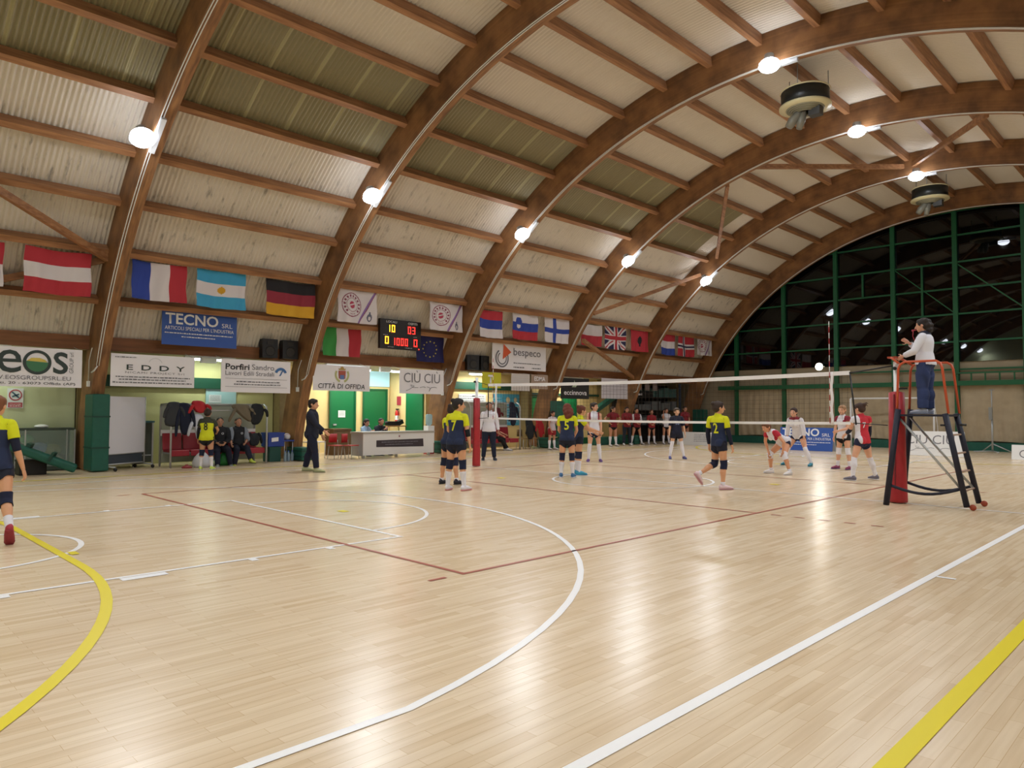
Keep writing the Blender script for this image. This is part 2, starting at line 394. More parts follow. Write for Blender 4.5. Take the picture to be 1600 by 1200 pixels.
for i in range(5): curtain(PX[i] + .1, PX[i + 1] - .1, CL[i])
curtain(PX[5] + .1, PX[6] - .1, CL[5])

# right wall, back wall, left annex with bays
M_WALLY = mat('yellow_green_plaster', 'C9C68E', .8, var=.05, scale=2)
M_WARM = mat('warm_plaster', 'E8CF92', .8, var=.04, scale=2); M_KHAKI = mat('khaki_plaster', '8C7A50', .8, var=.08)
M_PALE = mat('pale_plaster', 'C6CDA6', .8, var=.05, scale=1.2)
g = MB(); g.bb((14.35, Y0, 0), (14.55, Y1, 3.3)); struct(g.build('wall_right', M_PALE))
g = MB(); g.bb((-12, Y0 - .2, 0), (15.4, Y0, 11.2)); struct(g.build('wall_back', M_PALE))
bx = [(-20.6, -14.09, -11.95, M_PALE), (-14.09, -8.34, -11.95, M_PALE), (-8.34, -2.6, -12.3, M_WALLY), (-2.6, 3.16, -14.0, M_WARM), (3.16, 8.94, -12.4, M_WARM), (8.94, 14.67, -12.6, M_WARM), (14.67, 21.4, -12.6, M_KHAKI)]
g = MB()
for i, (a, b, x, m) in enumerate(bx):
    g.bb((x - .12, a, 0), (x, b, 3.25), mi=i)
struct(g.build('wall_left', [q[3] for q in bx]))
g = MB()
for i, y in enumerate(ARCH_Y[1:]):
    if i == 3: g.bb((-14.1, y + .03, 0), (-11.7, y + AW - .03, 3.2), mi=1)
    else: g.bb((-14.1, y + .03, 0), (-11.9, y + AW - .03, 3.2))
struct(g.build('wall_partition', [M_KHAKI, M_WARM]))
g = MB(); g.bb((-14.2, Y0, 3.14), (-11.05, Y1, 3.24)); struct(g.build('ceiling_annex', mat('annex_ceiling', 'B9B08F', .8)))
# brown fascia boards, one per bay
g = MB()
for a, b in zip(ARCH_Y[:-1], ARCH_Y[1:]): g.bb((-10.9, a + AW, 3.08), (-10.78, b, 3.43))
struct(g.build('trim_32', wood_mat('fascia_wood', '7A4F32', '8F5E3C', 'y')))
# green door-head beams at the backs of the bays
g = MB(); g.bb((-12.3, -8.0, 2.2), (-12.2, -2.6, 2.52)); g.bb((-12.4, 3.5, 2.45), (-12.3, 8.94, 2.75)); g.bb((-12.6, 9.3, 2.3), (-12.5, 14.67, 2.4))
struct(g.build('trim_33', mat('green_beam', '124A36', .5)))
g = MB(); g.bb((-12.6, 9.3, 0), (-12.55, 14.67, .3)); struct(g.build('baseboard_left', M_GREEN))
# ------------------------------------------------------------ floodlights
M_LENS = mat('floodlight_lens', 'F2F4FF', .3, emit=14); M_LENS.node_tree.nodes['Principled BSDF'].inputs['Emission Color'].default_value = (.85, .9, 1, 1)
def floodlight(k, th, label):
    x, y, z = ell_pt(.985, th, ARCH_Y[k] - .22); t = math.radians(th)
    loc = Vector((x, y, z)); r = empty('floodlight', loc, 0, label, 'floodlight', 'ceiling floodlights on the arches')
    aim = (Vector((-1.0 if th > 100 else (1.0 if th < 80 else .05), -.05, -1.9))).normalized()
    q = aim.to_track_quat('-Z', 'Y').to_matrix()
    m = MB(); m.lathe([(.06, .30), (.11, .28), (.13, .16), (.21, .05), (.27, -.02), (.26, -.02), (.2, .05), (.12, .15), (.0, .2)], loc, 24, rot=q); under(r, m.build('reflector', M_SIL))
    m = MB(); m.ell(loc + q @ Vector((0, 0, .01)), (.25, .25, .16), q, seg=24, rings=10); under(r, m.build('lens', M_LENS))
    m = MB(); m.beam(loc + q @ Vector((0, 0, .25)), ell_pt(1.0, th, ARCH_Y[k] + .05), .05, .05); under(r, m.build('bracket', M_STEEL))
    a0 = ell_pt(.992, th - 1.6, ARCH_Y[k] + .07); a1 = ell_pt(.992, th + 2.6, ARCH_Y[k] + .07)
    m = MB(); m.beam(a0, a1, .1, .07, up=Vector((1, 0, 0))); under(r, m.build('ballast_box', mat('light_grey_metal', 'C9CCCF', .35, .3)))
    for nm, W, spot in (('flood_beam', FLOOD_W, True), ('flood_spill', SPILL_W, False)):
        l = bpy.data.lights.new(nm, 'SPOT' if spot else 'POINT'); l.energy = W * (1.3 if k >= 5 else 1); l.color = (.92, .96, 1.0); l.shadow_soft_size = .12
        if spot: l.spot_size = math.radians(150); l.spot_blend = .9
        lo = bpy.data.objects.new(nm, l); link(lo); lo.location = loc + aim * .16; lo.rotation_euler = aim.to_track_quat('-Z', 'Y').to_euler()
        under(r, lo)
LB = ['largest floodlight, on the nearest arch at upper left', 'second floodlight from the left, above the banner with ringed logo', 'third floodlight from the left, above the scoreboard side flags',
      'fourth floodlight from the left, above the white over red flag', 'smallest left row floodlight, on the arch above the red eagle flag']
for k in range(2, 7): floodlight(k, 50.0, 'white glowing ' + LB[k - 2])
floodlight(1, 50.0, 'white floodlight on the arch left of the camera view'); floodlight(0, 50.0, 'white floodlight on the arch behind the camera, left row')
MB3 = {4: 'highest floodlight at the top of the view, left of the nearer fan heater', 5: 'ceiling floodlight just right of the nearer fan heater', 6: 'ceiling floodlight just above the farther fan heater'}
for k in range(0, 7): floodlight(k, 91.2, 'white glowing ' + MB3.get(k, 'floodlight on arch %s of the middle row, above the camera' % ['one', 'two', 'three', 'four'][min(k, 3)]))
for k in range(0, 7): floodlight(k, 130.0, 'white floodlight of the right row, outside the picture, on arch %s' % ['one', 'two', 'three', 'four', 'five', 'six', 'seven'][k])

def wall_lamp(x, y, z):
    r = empty('wall_floodlight', (x, y, z), 0, 'bright round lamp on the end wall above the net, mirrored in the floor', 'floodlight')
    m = MB(); m.lathe([(.05, .16), (.12, .12), (.19, .0), (.2, -.02), (.17, -.01)], (x, y, z), 20, rot=Matrix.Rotation(math.pi / 2, 3, 'X').inverted()); under(r, m.build('reflector', M_SIL))
    m = MB(); m.ell((x, y - .02, z), (.17, .07, .17), seg=20); under(r, m.build('lens', mat('wall_lamp_lens', 'FFF3DC', .3, emit=14)))
    m = MB(); m.bb((x - .03, y + .1, z - .03), (x + .03, y + .32, z + .03)); under(r, m.build('bracket', M_STEEL))
    l = bpy.data.lights.new('wall_lamp_light', 'SPOT'); l.energy = 60; l.color = (1, .95, .86); l.shadow_soft_size = .12; l.spot_size = math.radians(160); l.spot_blend = 1
    lo = bpy.data.objects.new('wall_lamp_light', l); link(lo); lo.location = (x, y - .12, z); lo.rotation_euler = Vector((.1, -1, -.35)).to_track_quat('-Z', 'Y').to_euler(); under(r, lo)
wall_lamp(-4.170, 21.0, 3.753)

# ------------------------------------------------------------ fan heaters
def fan(x, y, z, label, R=.62):
    r = empty('fan_heater', (x, y, z), 0, label, 'fan heater', 'round fan heaters under the roof')
    m = MB(); m.lathe([(R * .8, .42), (R * .98, .4), (R * .98, 0.02), (R * .9, 0.0), (R * .9, .38), (R * .8, .4)], (x, y, z), 40); under(r, m.build('drum', mat('dark_drum', '1E201C', .4)))
    m = MB(); m.lathe([(R, .44), (R * 1.03, .42), (R * 1.0, .4)], (x, y, z), 40)
    m.lathe([(R * .78, .03), (R * 1.06, .02), (R * 1.06, -.03), (R * .78, -.06)], (x, y, z), 40); under(r, m.build('rim', mat('cream_enamel', 'D9CFA4', .45)))
    m = MB()
    for i in range(5): m.tube([(x + (R * (.74 - i * .09)) * math.cos(a), y + (R * (.74 - i * .09)) * math.sin(a), z - .06 - i * .02) for a in np.linspace(0, 2 * math.pi, 29)[:-1]], .03, 6, closed=True)
    under(r, m.build('louvre_ring', mat('grey_enamel', '8F8C76', .5)))
    m = MB(); m.tube([(x - .12, y - .1, z - .08), (x - .16, y - .14, z - .25), (x - .26, y - .2, z - .36), (x - .34, y - .26, z - .52)], [.1, .12, .13, .1], 12); m.tube([(x - .02, y - .05, z - .1), (x - .06, y - .1, z - .36), (x - .1, y - .16, z - .6)], [.09, .11, .08], 12)
    under(r, m.build('burner_pipe', mat('grey_metal', '8A897E', .45, .3)))
    m = MB(); m.box((x + .28, y, z - .2), (.3, .25, .22)); under(r, m.build('motor_box', mat('dark_metal', '3A3A38', .5)))
    m = MB()
    for a in (0.6, 2.7, 4.8): m.tube([(x + R * .95 * math.cos(a), y + R * .95 * math.sin(a), z + .4), (x + R * .95 * math.cos(a), y + R * .95 * math.sin(a), z + .95)], .012, 6)
    under(r, m.build('hanging_rod', M_STEEL))
    return r
fan(1.85, 5.3, 9.72, 'dark round fan heater hanging between the two nearer ceiling floodlights')
fan(1.75, 16.9, 9.72, 'dark round fan heater hanging below the far ceiling floodlight')

# ------------------------------------------------------------ flat boards and writing (frame: origin, right vector, up vector)
class Frame:
    def __init__(self, O, U=(0, 1, 0), V=(0, 0, 1), s=1.): self.k = s; s = self; s.O = Vector(O); s.U = Vector(U).normalized(); s.V = Vector(V).normalized(); s.N = s.U.cross(s.V)
    def p(s, u, v, d=0): return s.O + s.U * u * s.k + s.V * v * s.k + s.N * d
def text(fr, s, u0, v0, u1, v1, m, parent, d=.012, name='lettering', shear=0., sp=1.0, bold=0.):
    cu = bpy.data.curves.new('t', 'FONT'); cu.body = s; cu.shear = shear; cu.space_character = sp; cu.offset = bold; cu.resolution_u = 3
    o = bpy.data.objects.new('t', cu); me = bpy.data.meshes.new_from_object(o)
    V = np.zeros(len(me.vertices) * 3); me.vertices.foreach_get('co', V); V = V.reshape(-1, 3)
    if not len(V): return None
    a, b = V.min(0), V.max(0); sx = (u1 - u0) / max(b[0] - a[0], 1e-5); sy = (v1 - v0) / max(b[1] - a[1], 1e-5)
    for i, q in enumerate(V): me.vertices[i].co = fr.p(u0 + (q[0] - a[0]) * sx, v0 + (q[1] - a[1]) * sy, d)
    me.materials.clear(); me.materials.append(m); me.name = name
    bpy.data.objects.remove(o); bpy.data.curves.remove(cu)
    o = bpy.data.objects.new(name, me); link(o); under(parent, o); return o
def poly(fr, parts, m, parent, name, d=.012):
    mb = MB()
    for pts in parts: mb.add([fr.p(u, v, d) for u, v in pts], [tuple(range(len(pts)))])
    return under(parent, mb.build(name, m))
def ring(cx, cy, r0, r1, a0=0, a1=360, n=36, ky=1.):
    out = []
    for i in range(n):
        a = math.radians(a0 + (a1 - a0) * i / n); b = math.radians(a0 + (a1 - a0) * (i + 1) / n)
        out.append([(cx + r0 * math.cos(a), cy + ky * r0 * math.sin(a)), (cx + r1 * math.cos(a), cy + ky * r1 * math.sin(a)), (cx + r1 * math.cos(b), cy + ky * r1 * math.sin(b)), (cx + r0 * math.cos(b), cy + ky * r0 * math.sin(b))])
    return out
def disc(cx, cy, r, n=28, ky=1.): return [[(cx + r * math.cos(2 * math.pi * i / n), cy + ky * r * math.sin(2 * math.pi * i / n)) for i in range(n)]]
def rect(a, b, c, d): return [[(a, b), (c, b), (c, d), (a, d)]]
def greek(fr, rows, m, parent, d=.012, seed=1):
    """rows of tiny unreadable print: (u0,u1,v,h)"""
    rr = random.Random(seed); parts = []
    for u0, u1, v, h in rows:
        u = u0
        while u < u1:
            w = rr.uniform(.5, 3.2) * h; parts += rect(u, v, min(u + w, u1), v + h * rr.uniform(.7, 1)); u += w + h * .5
    return poly(fr, parts, m, parent, 'small_print', d)
M_INK = mat('dark_ink', '2A2A30', .6); M_GREYINK = mat('grey_ink', '77777F', .6); M_BAN = mat('banner_white', 'F0EEF4', .5)
def banner(y0, y1, z0, z1, label, m=M_BAN, X=-10.25, t=.012, name='sponsor_banner', cat='banner'):
    r = empty(name, (X, y0, z0), 0, label, cat); mb = MB(); mb.bb((X - t, y0, z0), (X, y1, z1)); under(r, mb.build('panel', m))
    for y in (y0 + .06, y1 - .06): mb = MB(); mb.tube([(X - .006, y, z1), (X - .03 if X > -10.2 or z1 > 3.3 or X < -11 else -10.84, y, z1 + .1 if z1 > 3.3 or X < -11 else 3.12)], .006, 5); under(r, mb.build('cord', M_SIL))
    return r, Frame((X, y0, z0), s=.968 if X == -10.25 else 1.), y1 - y0, z1 - z0
dg = mat('logo_green', '3E7A55', .5); dk = mat('logo_dark', '2F3E3C', .5)
# eos
r, f, w, h = banner(-11.42, -8.621, 2.083, 3.013, 'white banner with big dark letters eos and green hill logo, far left')
text(f, 'e', 1.1, .33, 1.6, .88, dk, r, bold=.004); text(f, 's', 2.26, .33, 2.58, .88, dk, r, bold=.004)
poly(f, ring(1.92, .6, .23, .3), dk, r, 'logo_ring'); poly(f, [[(1.92 + .23 * math.cos(math.radians(a)), .6 + .23 * math.sin(math.radians(a))) for a in range(172, 370, 9)]], dg, r, 'logo_hill')
poly(f, [[(1.7, .63), (2.14, .61), (2.08, .67), (1.97, .71), (1.8, .71)]], mat('logo_yellow', 'D8C25A', .5), r, 'logo_field', .013)
fv = Frame(f.p(2.7, .36), (0, 0, 1), (0, -1, 0)); text(fv, 'GROUP srl', 0, 0, .5, .09, M_GREYINK, r)
text(f, 'WWW.EOSGROUPSRL.EU', .7, .17, 2.65, .27, M_GREYINK, r); text(f, 'P. Togliatti, 20 - 63073 Offida (AP)', .6, .04, 2.75, .12, M_INK, r)
# eddy
r, f, w, h = banner(-7.982, -5.909, 2.151, 2.983, 'white banner with spaced capitals EDDY between the nearest arch and a ceiling lamp')
text(f, 'E D D Y', .38, .44, 1.88, .58, dk, r, bold=.012, sp=1.2); text(f, 'NICAMI PROJECT Srl', .35, .33, 1.86, .4, M_GREYINK, r, sp=1.2)
greek(f, [(.12, 2.02, .24, .035), (.2, 1.9, .17, .035), (.05, 2.08, .09, .035)], M_GREYINK, r, seed=3); greek(f, [(.1, .62, .76, .03)], M_GREYINK, r, seed=4)
poly(f, ring(1.1, .6, .17, .185, 20, 160), mat('pale_ink', 'CFCFD4', .6), r, 'logo_arc')
# porfiri
r, f, w, h = banner(-5.173, -3.081, 2.063, 3.003, 'white banner reading Porfiri Sandro with a blue road logo')
text(f, 'Porfiri', .12, .66, .84, .84, M_INK, r, bold=.02); text(f, 'Sandro', .92, .68, 1.62, .84, M_GREYINK, r)
text(f, 'Lavori Edili Stradali', .12, .5, 1.62, .63, M_GREYINK, r); bl = mat('logo_blue', '3F6FA8', .5)
poly(f, ring(1.84, .58, .12, .2, 15, 165) + [[(1.78, .52), (1.84, .53), (1.92, .7), (1.89, .71)]], bl, r, 'logo')
poly(f, rect(.12, .4, 2.05, .408) + rect(.12, .16, 2.05, .168), M_GREYINK, r, 'rule'); greek(f, [(.45, 1.8, .3, .035), (.38, 1.84, .22, .035)], M_GREYINK, r, seed=5)
# citta di offida
r, f, w, h = banner(-2.326, -0.263, 2.18, 2.993, 'white banner reading CITTÀ DI OFFIDA with a town coat of arms')
text(f, 'CITTÀ DI OFFIDA', .18, .07, 1.93, .27, M_INK, r, shear=.12, bold=.006)
poly(f, [[(.93, .4), (1.17, .4), (1.19, .66), (.91, .66)]], mat('crest_red', 'B05A4A', .5), r, 'shield'); poly(f, rect(.97, .38, 1.13, .52), mat('crest_blue', '5B78B4', .5), r, 'shield_base', .014)
poly(f, [[(.93, .68), (1.17, .68), (1.19, .74), (1.13, .72), (1.1, .78), (1.05, .8), (1.0, .78), (.97, .72), (.91, .74)]], mat('crest_gold', 'B79A55', .5), r, 'crown'); poly(f, ring(1.05, .53, .2, .27, 150, 250) + ring(1.05, .53, .2, .27, -70, 30), mat('wreath_green', 'B9BB82', .5), r, 'wreath', .011)
# ciu ciu
def ciu(f, r, u0, v0, k):
    text(f, 'CIÙ CIÙ', u0, v0 + .34 * k, u0 + 1.6 * k, v0 + .76 * k, M_GREYINK, r, bold=-.004)
    mb = MB(); pts = [(.1, .05), (.25, .1), (.45, .22), (.3, .26), (.38, .16), (.62, .17)]; mb.tube([f.p(u0 + u * k, v0 + v * k, .012) for u, v in pts], .008 * k, 4)
    mb.tube([f.p(u0 + u * k, v0 + v * k, .012) for u, v in [(.7, .17), (.85, .2), (.95, .18)]], .008 * k, 4); mb.tube([f.p(u0 + u * k, v0 + v * k, .012) for u, v in [(1.02, .2), (1.15, .17), (1.1, .04), (1.2, .18), (1.35, .2), (1.45, .18)]], .008 * k, 4)
    under(r, mb.build('signature', M_GREYINK))
r, f, w, h = banner(0.929, 2.865, 2.151, 3.003, 'white banner reading CIÙ CIÙ above a thin signature, hung right of the lit opening'); ciu(f, r, .18, .05, 1.02)
# bespeco
r, f, w, h = banner(5.3, 8.35, 3.2, 4.23, 'white banner reading bespeco with an orange triangle, hung above the far net post', X=-10.3)
text(f, 'bespeco', 1.15, .48, 2.72, .86, M_GREYINK, r, bold=.008); poly(f, ring(.52, .42, .3, .36, 120, 400) + ring(.52, .42, .2, .25, 120, 400), M_GREYINK, r, 'logo_ring')
poly(f, [[(.55, .38), (1.02, .68), (.6, .98)]], mat('logo_orange', 'D9603A', .5), r, 'logo_arrow', .014); greek(f, [(1.15, 2.7, .25, .04), (1.15, 1.75, .08, .05), (2.2, 2.75, .08, .05)], M_GREYINK, r, seed=6)
# tecno
MBL = mat('tecno_blue', '2D55A8', .5)
def tecno(f, r, k, kv):
    text(f, 'TECNO', .08 * k, .56 * kv, 1.48 * k, .86 * kv, M_WHITE, r, bold=.02); text(f, 'SRL', 1.58 * k, .56 * kv, 1.88 * k, .68 * kv, M_WHITE, r)
    text(f, 'ARTICOLI SPECIALI PER L\'INDUSTRIA', .07 * k, .41 * kv, 1.92 * k, .51 * kv, M_WHITE, r); greek(f, [(.07 * k, 1.9 * k, .31 * kv, .03 * kv), (.5 * k, 1.4 * k, .22 * kv, .03 * kv)], M_WHITE, r, seed=8)
r, f, w, h = banner(-6.76, -4.73, 3.3, 4.2, 'blue banner reading TECNO SRL under the sky blue striped flag', MBL, X=-10.3); tecno(f, r, 1.01, 1.0)
# smaller banners beyond the net post
r, f, w, h = banner(4.744, 5.732, 2.441, 3.042, 'small yellow banner behind the far net post', mat('banner_yellow', 'C9C62E', .5)); text(f, 'T', .3, .2, .58, .52, M_WHITE, r, bold=.05)
r, f, w, h = banner(6.294, 7.34, 2.373, 3.051, 'plain pale banner right of the small yellow banner', mat('banner_pale', 'CFC9C6', .5)); greek(f, [(.1, .98, .55 - i * .1, .03) for i in range(4)], mat('pale_ink', 'CFCFD4', .6), r, seed=2)
r, f, w, h = banner(7.427, 8.425, 2.47, 3.051, 'brownish banner with pale lettering beside the fourth arch', mat('banner_taupe', 'A58F80', .5)); text(f, 'EDMA', .18, .34, .85, .52, M_BAN, r, bold=.02); poly(f, rect(.05, .12, .98, .16), M_BAN, r, 'rule')
r, f, w, h = banner(9.238, 11.117, 2.102, 2.993, 'black banner reading eccinnova behind the net', M_BLACK)
text(f, 'eccinnova', .2, .17, 1.76, .38, M_BAN, r, bold=.01); poly(f, [[(.72, .52), (1.0, .52), (1.12, .66), (.98, .64), (.9, .84), (.86, .64)]], mat('logo_sage', 'A9B79C', .5), r, 'logo_bird')
r, f, w, h = banner(12.008, 13.984, 2.151, 3.071, 'pale grey banner of ruled boxes right of the black banner', mat('banner_grey', 'C9C4CC', .5))
greek(f, [(.15, 1.9, .8 - i * .12, .03) for i in range(6)], mat('pale_ink2', 'A9A4AC', .6), r, seed=12)

# flags hung from a purlin
M_FR = mat('flag_red', 'B5303C', .8); M_FW = mat('flag_white', 'D9D3D6', .8); M_FB = mat('flag_blue', '2E46A0', .8); M_FS = mat('flag_sky', '3FA0CC', .8)
M_FK = mat('flag_black', '1E1C20', .8); M_FY = mat('flag_gold', 'D2A02A', .8); M_FD = mat('flag_darkblue', '23245C', .8); M_FG = mat('flag_green', '3F9A4A', .8); M_FN = mat('flag_navy', '26264E', .8)
def flag(y0, y1, z0, z1, fn, mats, label, X=-9.5, nx=72, ny=48, sag=.04, seed=0, name='flag'):
    rr = random.Random(seed); ph = rr.uniform(0, 6); V = []; F = []; mi = []
    for j in range(ny + 1):
        for i in range(nx + 1):
            u, v = i / nx, j / ny; s = math.sin(u * math.pi)
            z = z0 + (z1 - z0) * v - sag * s * (1 if v > .5 else .6 + .8 * v)
            V.append((X + .035 * math.sin(u * 9 + ph + v) + .02 * math.sin(u * 23 + ph * 2 - v * 3) * (1.2 - v), y0 + (y1 - y0) * u + .012 * math.sin(v * 8 + ph), z))
    for j in range(ny):
        for i in range(nx):
            F.append((j * (nx + 1) + i, j * (nx + 1) + i + 1, (j + 1) * (nx + 1) + i + 1, (j + 1) * (nx + 1) + i)); mi.append(fn((i + .5) / nx, (j + .5) / ny))
    o = np_mesh(name, V, F, mats, mi); tag(o, label, 'flag', 'flags hung in a row from the purlin'); return o
hz = lambda *c: (lambda u, v: c[min(int((1 - v) * len(c)), len(c) - 1)]); vt = lambda *c: (lambda u, v: c[min(int(u * len(c)), len(c) - 1)])
flag(-11.8, -10.4, 4.28, 5.27, hz(0, 1), [M_FR, M_FW], 'red over white flag cut by the left edge', seed=1)
flag(-10.02, -8.67, 4.24, 5.28, hz(0, 1, 0), [M_FR, M_FW], 'flag of red, white and red horizontal stripes left of the nearest arch', seed=2)
flag(-7.78, -6.43, 4.34, 5.31, vt(0, 1, 2), [M_FB, M_FW, M_FR], 'flag of blue, white and red upright stripes above the blue banner', seed=3)
flag(-6.2, -4.84, 4.31, 5.33, lambda u, v: 2 if ((u - .5) * 1.4) ** 2 + (v - .5) ** 2 < .0095 else (1 if .34 < v < .66 else 0), [M_FS, M_FW, M_FY], 'sky blue and white flag with a golden sun in the middle', seed=4)
flag(-4.23, -2.73, 4.29, 5.31, hz(0, 1, 2), [M_FK, mat('flag_wine', '8E2B3C', .8), M_FY], 'flag of black, red and gold stripes above the speakers', seed=5)
def queen(u, v):
    x, y = u * 1.45, v; d = math.hypot(x - .5, y - .55)
    if .34 < d < .37 or .2 < d < .215 : return 1
    if d < .11 and not (abs(y - .56 - (x - .5) * .3) < .02): return 2
    if .24 < d < .31 and math.sin(math.atan2(y - .55, x - .5) * 15) > -.1 and not -2.2 < math.atan2(y - .55, x - .5) < -.95: return 1
    if .26 < d < .3 and -1.95 < math.atan2(y - .55, x - .5) < -1.2 and math.sin(x * 120) > 0: return 1
    t = (x - .72) - (y - 0) * .62
    if 0 < t < .1: return 3 if t < .07 else 1
    if math.hypot(x - 1.18, (y - .2) * .8) < .1 and math.hypot(x - 1.18, (y - .18) * .8) > .05: return 4
    if abs(x - 1.18) < .03 and .3 < y < .38: return 4
    return 0
QM = [M_FW, mat('logo_wine', '8C4A5E', .8), mat('logo_ballred', 'B0405A', .8), mat('logo_violet', '8B6BA8', .8), mat('logo_slate', '6A6A7E', .8)]
flag(-1.93, -.55, 4.29, 5.31, queen, QM, 'white club flag with round volleyball logo just left of the scoreboard', seed=6, nx=120, ny=84, sag=.015)
flag(1.6, 3.1, 4.34, 5.3, queen, QM, 'white club flag with round volleyball logo right of the scoreboard', seed=7, nx=120, ny=84, sag=.015)
flag(3.88, 5.1, 4.28, 5.29, hz(0, 1, 2), [M_FR, M_FB, M_FW], 'flag of red, blue and white stripes above the black speaker pair', seed=8)
def slo(u, v):
    if ((u - .24) / .11) ** 2 + ((v - .66) / .22) ** 2 < 1 and v < .85: return 0 if v < .58 and abs(u - .24) < .07 else 1
    return 2 if v < .33 else (1 if v < .66 else 0)
flag(5.62, 7.01, 4.33, 5.33, slo, [M_FW, M_FB, M_FR], 'flag of white, blue and red stripes with a small shield', seed=9)
flag(7.44, 8.88, 4.34, 5.36, lambda u, v: 1 if .3 < u < .43 or .4 < v < .58 else 0, [M_FW, M_FB], 'white flag with a blue cross', seed=10)
flag(9.69, 11.08, 4.37, 5.29, hz(0, 1), [M_FW, M_FR], 'white over red flag right of the blue cross flag', seed=11)
def uk(u, v):
    x, y = (u - .5) * 2, (v - .5) * 2
    if abs(x) < .12 or abs(y) < .15: return 2
    if abs(x) < .22 or abs(y) < .27: return 1
    d = min(abs(x - y), abs(x + y)); return 2 if d < .07 else (1 if d < .26 else 0)
flag(11.3, 12.82, 4.33, 5.37, uk, [M_FN, M_FW, M_FR], 'navy flag with crossed red and white diagonals and cross', seed=12)
def alb(u, v):
    x, y = abs(u - .5) * 1.45, v - .5
    return 1 if (x < .05 and abs(y) < .26) or (x < .2 - abs(y - .05) * .9 and -.12 < y < .2 and (int((x + y) * 22) % 2 or x < .1)) else 0
flag(13.15, 14.6, 4.35, 5.32, alb, [M_FR, M_FK], 'red flag with a black double headed eagle', seed=13)
flag(15.6, 16.9, 4.33, 5.35, hz(0, 1, 2), [M_FR, M_FW, M_FB], 'flag of red, white and blue stripes right of the red eagle flag', seed=14)
flag(17.14, 18.6, 4.34, 5.36, lambda u, v: 2 if .34 < u < .4 or .45 < v < .55 else (1 if .29 < u < .45 or .38 < v < .62 else 0), [M_FR, M_FW, M_FN], 'red flag with a dark blue cross edged white', seed=15)
flag(18.9, 20.4, 4.5, 5.38, queen, QM, 'white club flag with round logo beside the farthest arch', seed=16, nx=90, ny=60, sag=.015)
flag(-1.9, -.53, 3.3, 4.2, vt(0, 1, 2), [M_FG, M_FW, M_FR], 'flag of green, white and red upright stripes left of the scoreboard', X=-10.4, seed=17, sag=.01)
def euf(u, v):
    x, y = (u - .5) * 1.35, v - .5; a = math.atan2(y, x); k = round(a / (math.pi / 6)) * math.pi / 6
    return 1 if math.hypot(x - .3 * math.cos(k), y - .3 * math.sin(k)) < .028 else 0
flag(1.7, 3.0, 3.3, 4.22, euf, [M_FD, mat('star_gold', 'C8B84A', .8)], 'dark blue flag with a ring of gold stars behind the scoreboard', X=-10.4, seed=18, sag=.01, nx=100, ny=70)

# ------------------------------------------------------------ scoreboard
SX = -9.9; r = empty('scoreboard', (SX, -.12, 3.61), 0, 'black electronic scoreboard with glowing yellow and red digits', 'scoreboard')
m = MB(); m.bb((SX - .12, -.12, 3.61), (SX, 1.55, 4.59)); under(r, m.build('case', mat('score_case', '1A1210', .4)))
M_DY = mat('led_yellow', 'FFB41E', .4, emit=5); M_DR = mat('led_red', 'FF2A22', .4, emit=3)
f = Frame((SX, -.12, 3.61)); SEG = {'0': 'abcdef', '1': 'bc', '3': 'abgcd'}
def digit(c, u, v, w, h, m, nm):
    t = .024; P = []
    S_ = {'a': (u, v + h - t, u + w, v + h), 'd': (u, v, u + w, v + t), 'g': (u, v + h / 2 - t / 2, u + w, v + h / 2 + t / 2), 'f': (u, v + h / 2, u + t, v + h), 'b': (u + w - t, v + h / 2, u + w, v + h), 'e': (u, v, u + t, v + h / 2), 'c': (u + w - t, v, u + w, v + h / 2)}
    for s in SEG[c]: P += rect(*S_[s])
    poly(f, P, m, r, nm, .006)
for c, u in (('1', .27), ('0', .46)): digit(c, u, .56, .12, .23, M_DY, 'digit')
for c, u in (('0', 1.12), ('3', 1.3)): digit(c, u, .55, .12, .24, M_DR, 'digit')
digit('0', .2, .16, .13, .24, M_DY, 'digit'); digit('0', 1.37, .13, .14, .24, M_DR, 'digit')
for c, u in (('1', .48), ('0', .66), ('0', .83), ('0', 1.0)): digit(c, u, .13, .11, .24, M_DR, 'digit')
text(f, 'LOCALI', .24, .86, .66, .93, M_WHITE, r, .006); text(f, 'OSPITI', 1.12, .86, 1.5, .93, M_WHITE, r, .006)
greek(f, [(.3, .55, .05, .03), (1.0, 1.3, .05, .03), (.12, .3, .44, .025), (1.35, 1.5, .44, .025)], mat('score_print', 'A8A8A8', .5), r, .006, seed=9)
poly(f, disc(1.585, .05, .02), M_DR, r, 'possession_lamp', .006)
m = MB(); m.bb((SX - .3, .1, 4.3), (SX - .1, .16, 4.36)); m.bb((SX - .3, 1.2, 4.3), (SX - .1, 1.26, 4.36)); under(r, m.build('bracket', M_STEEL))

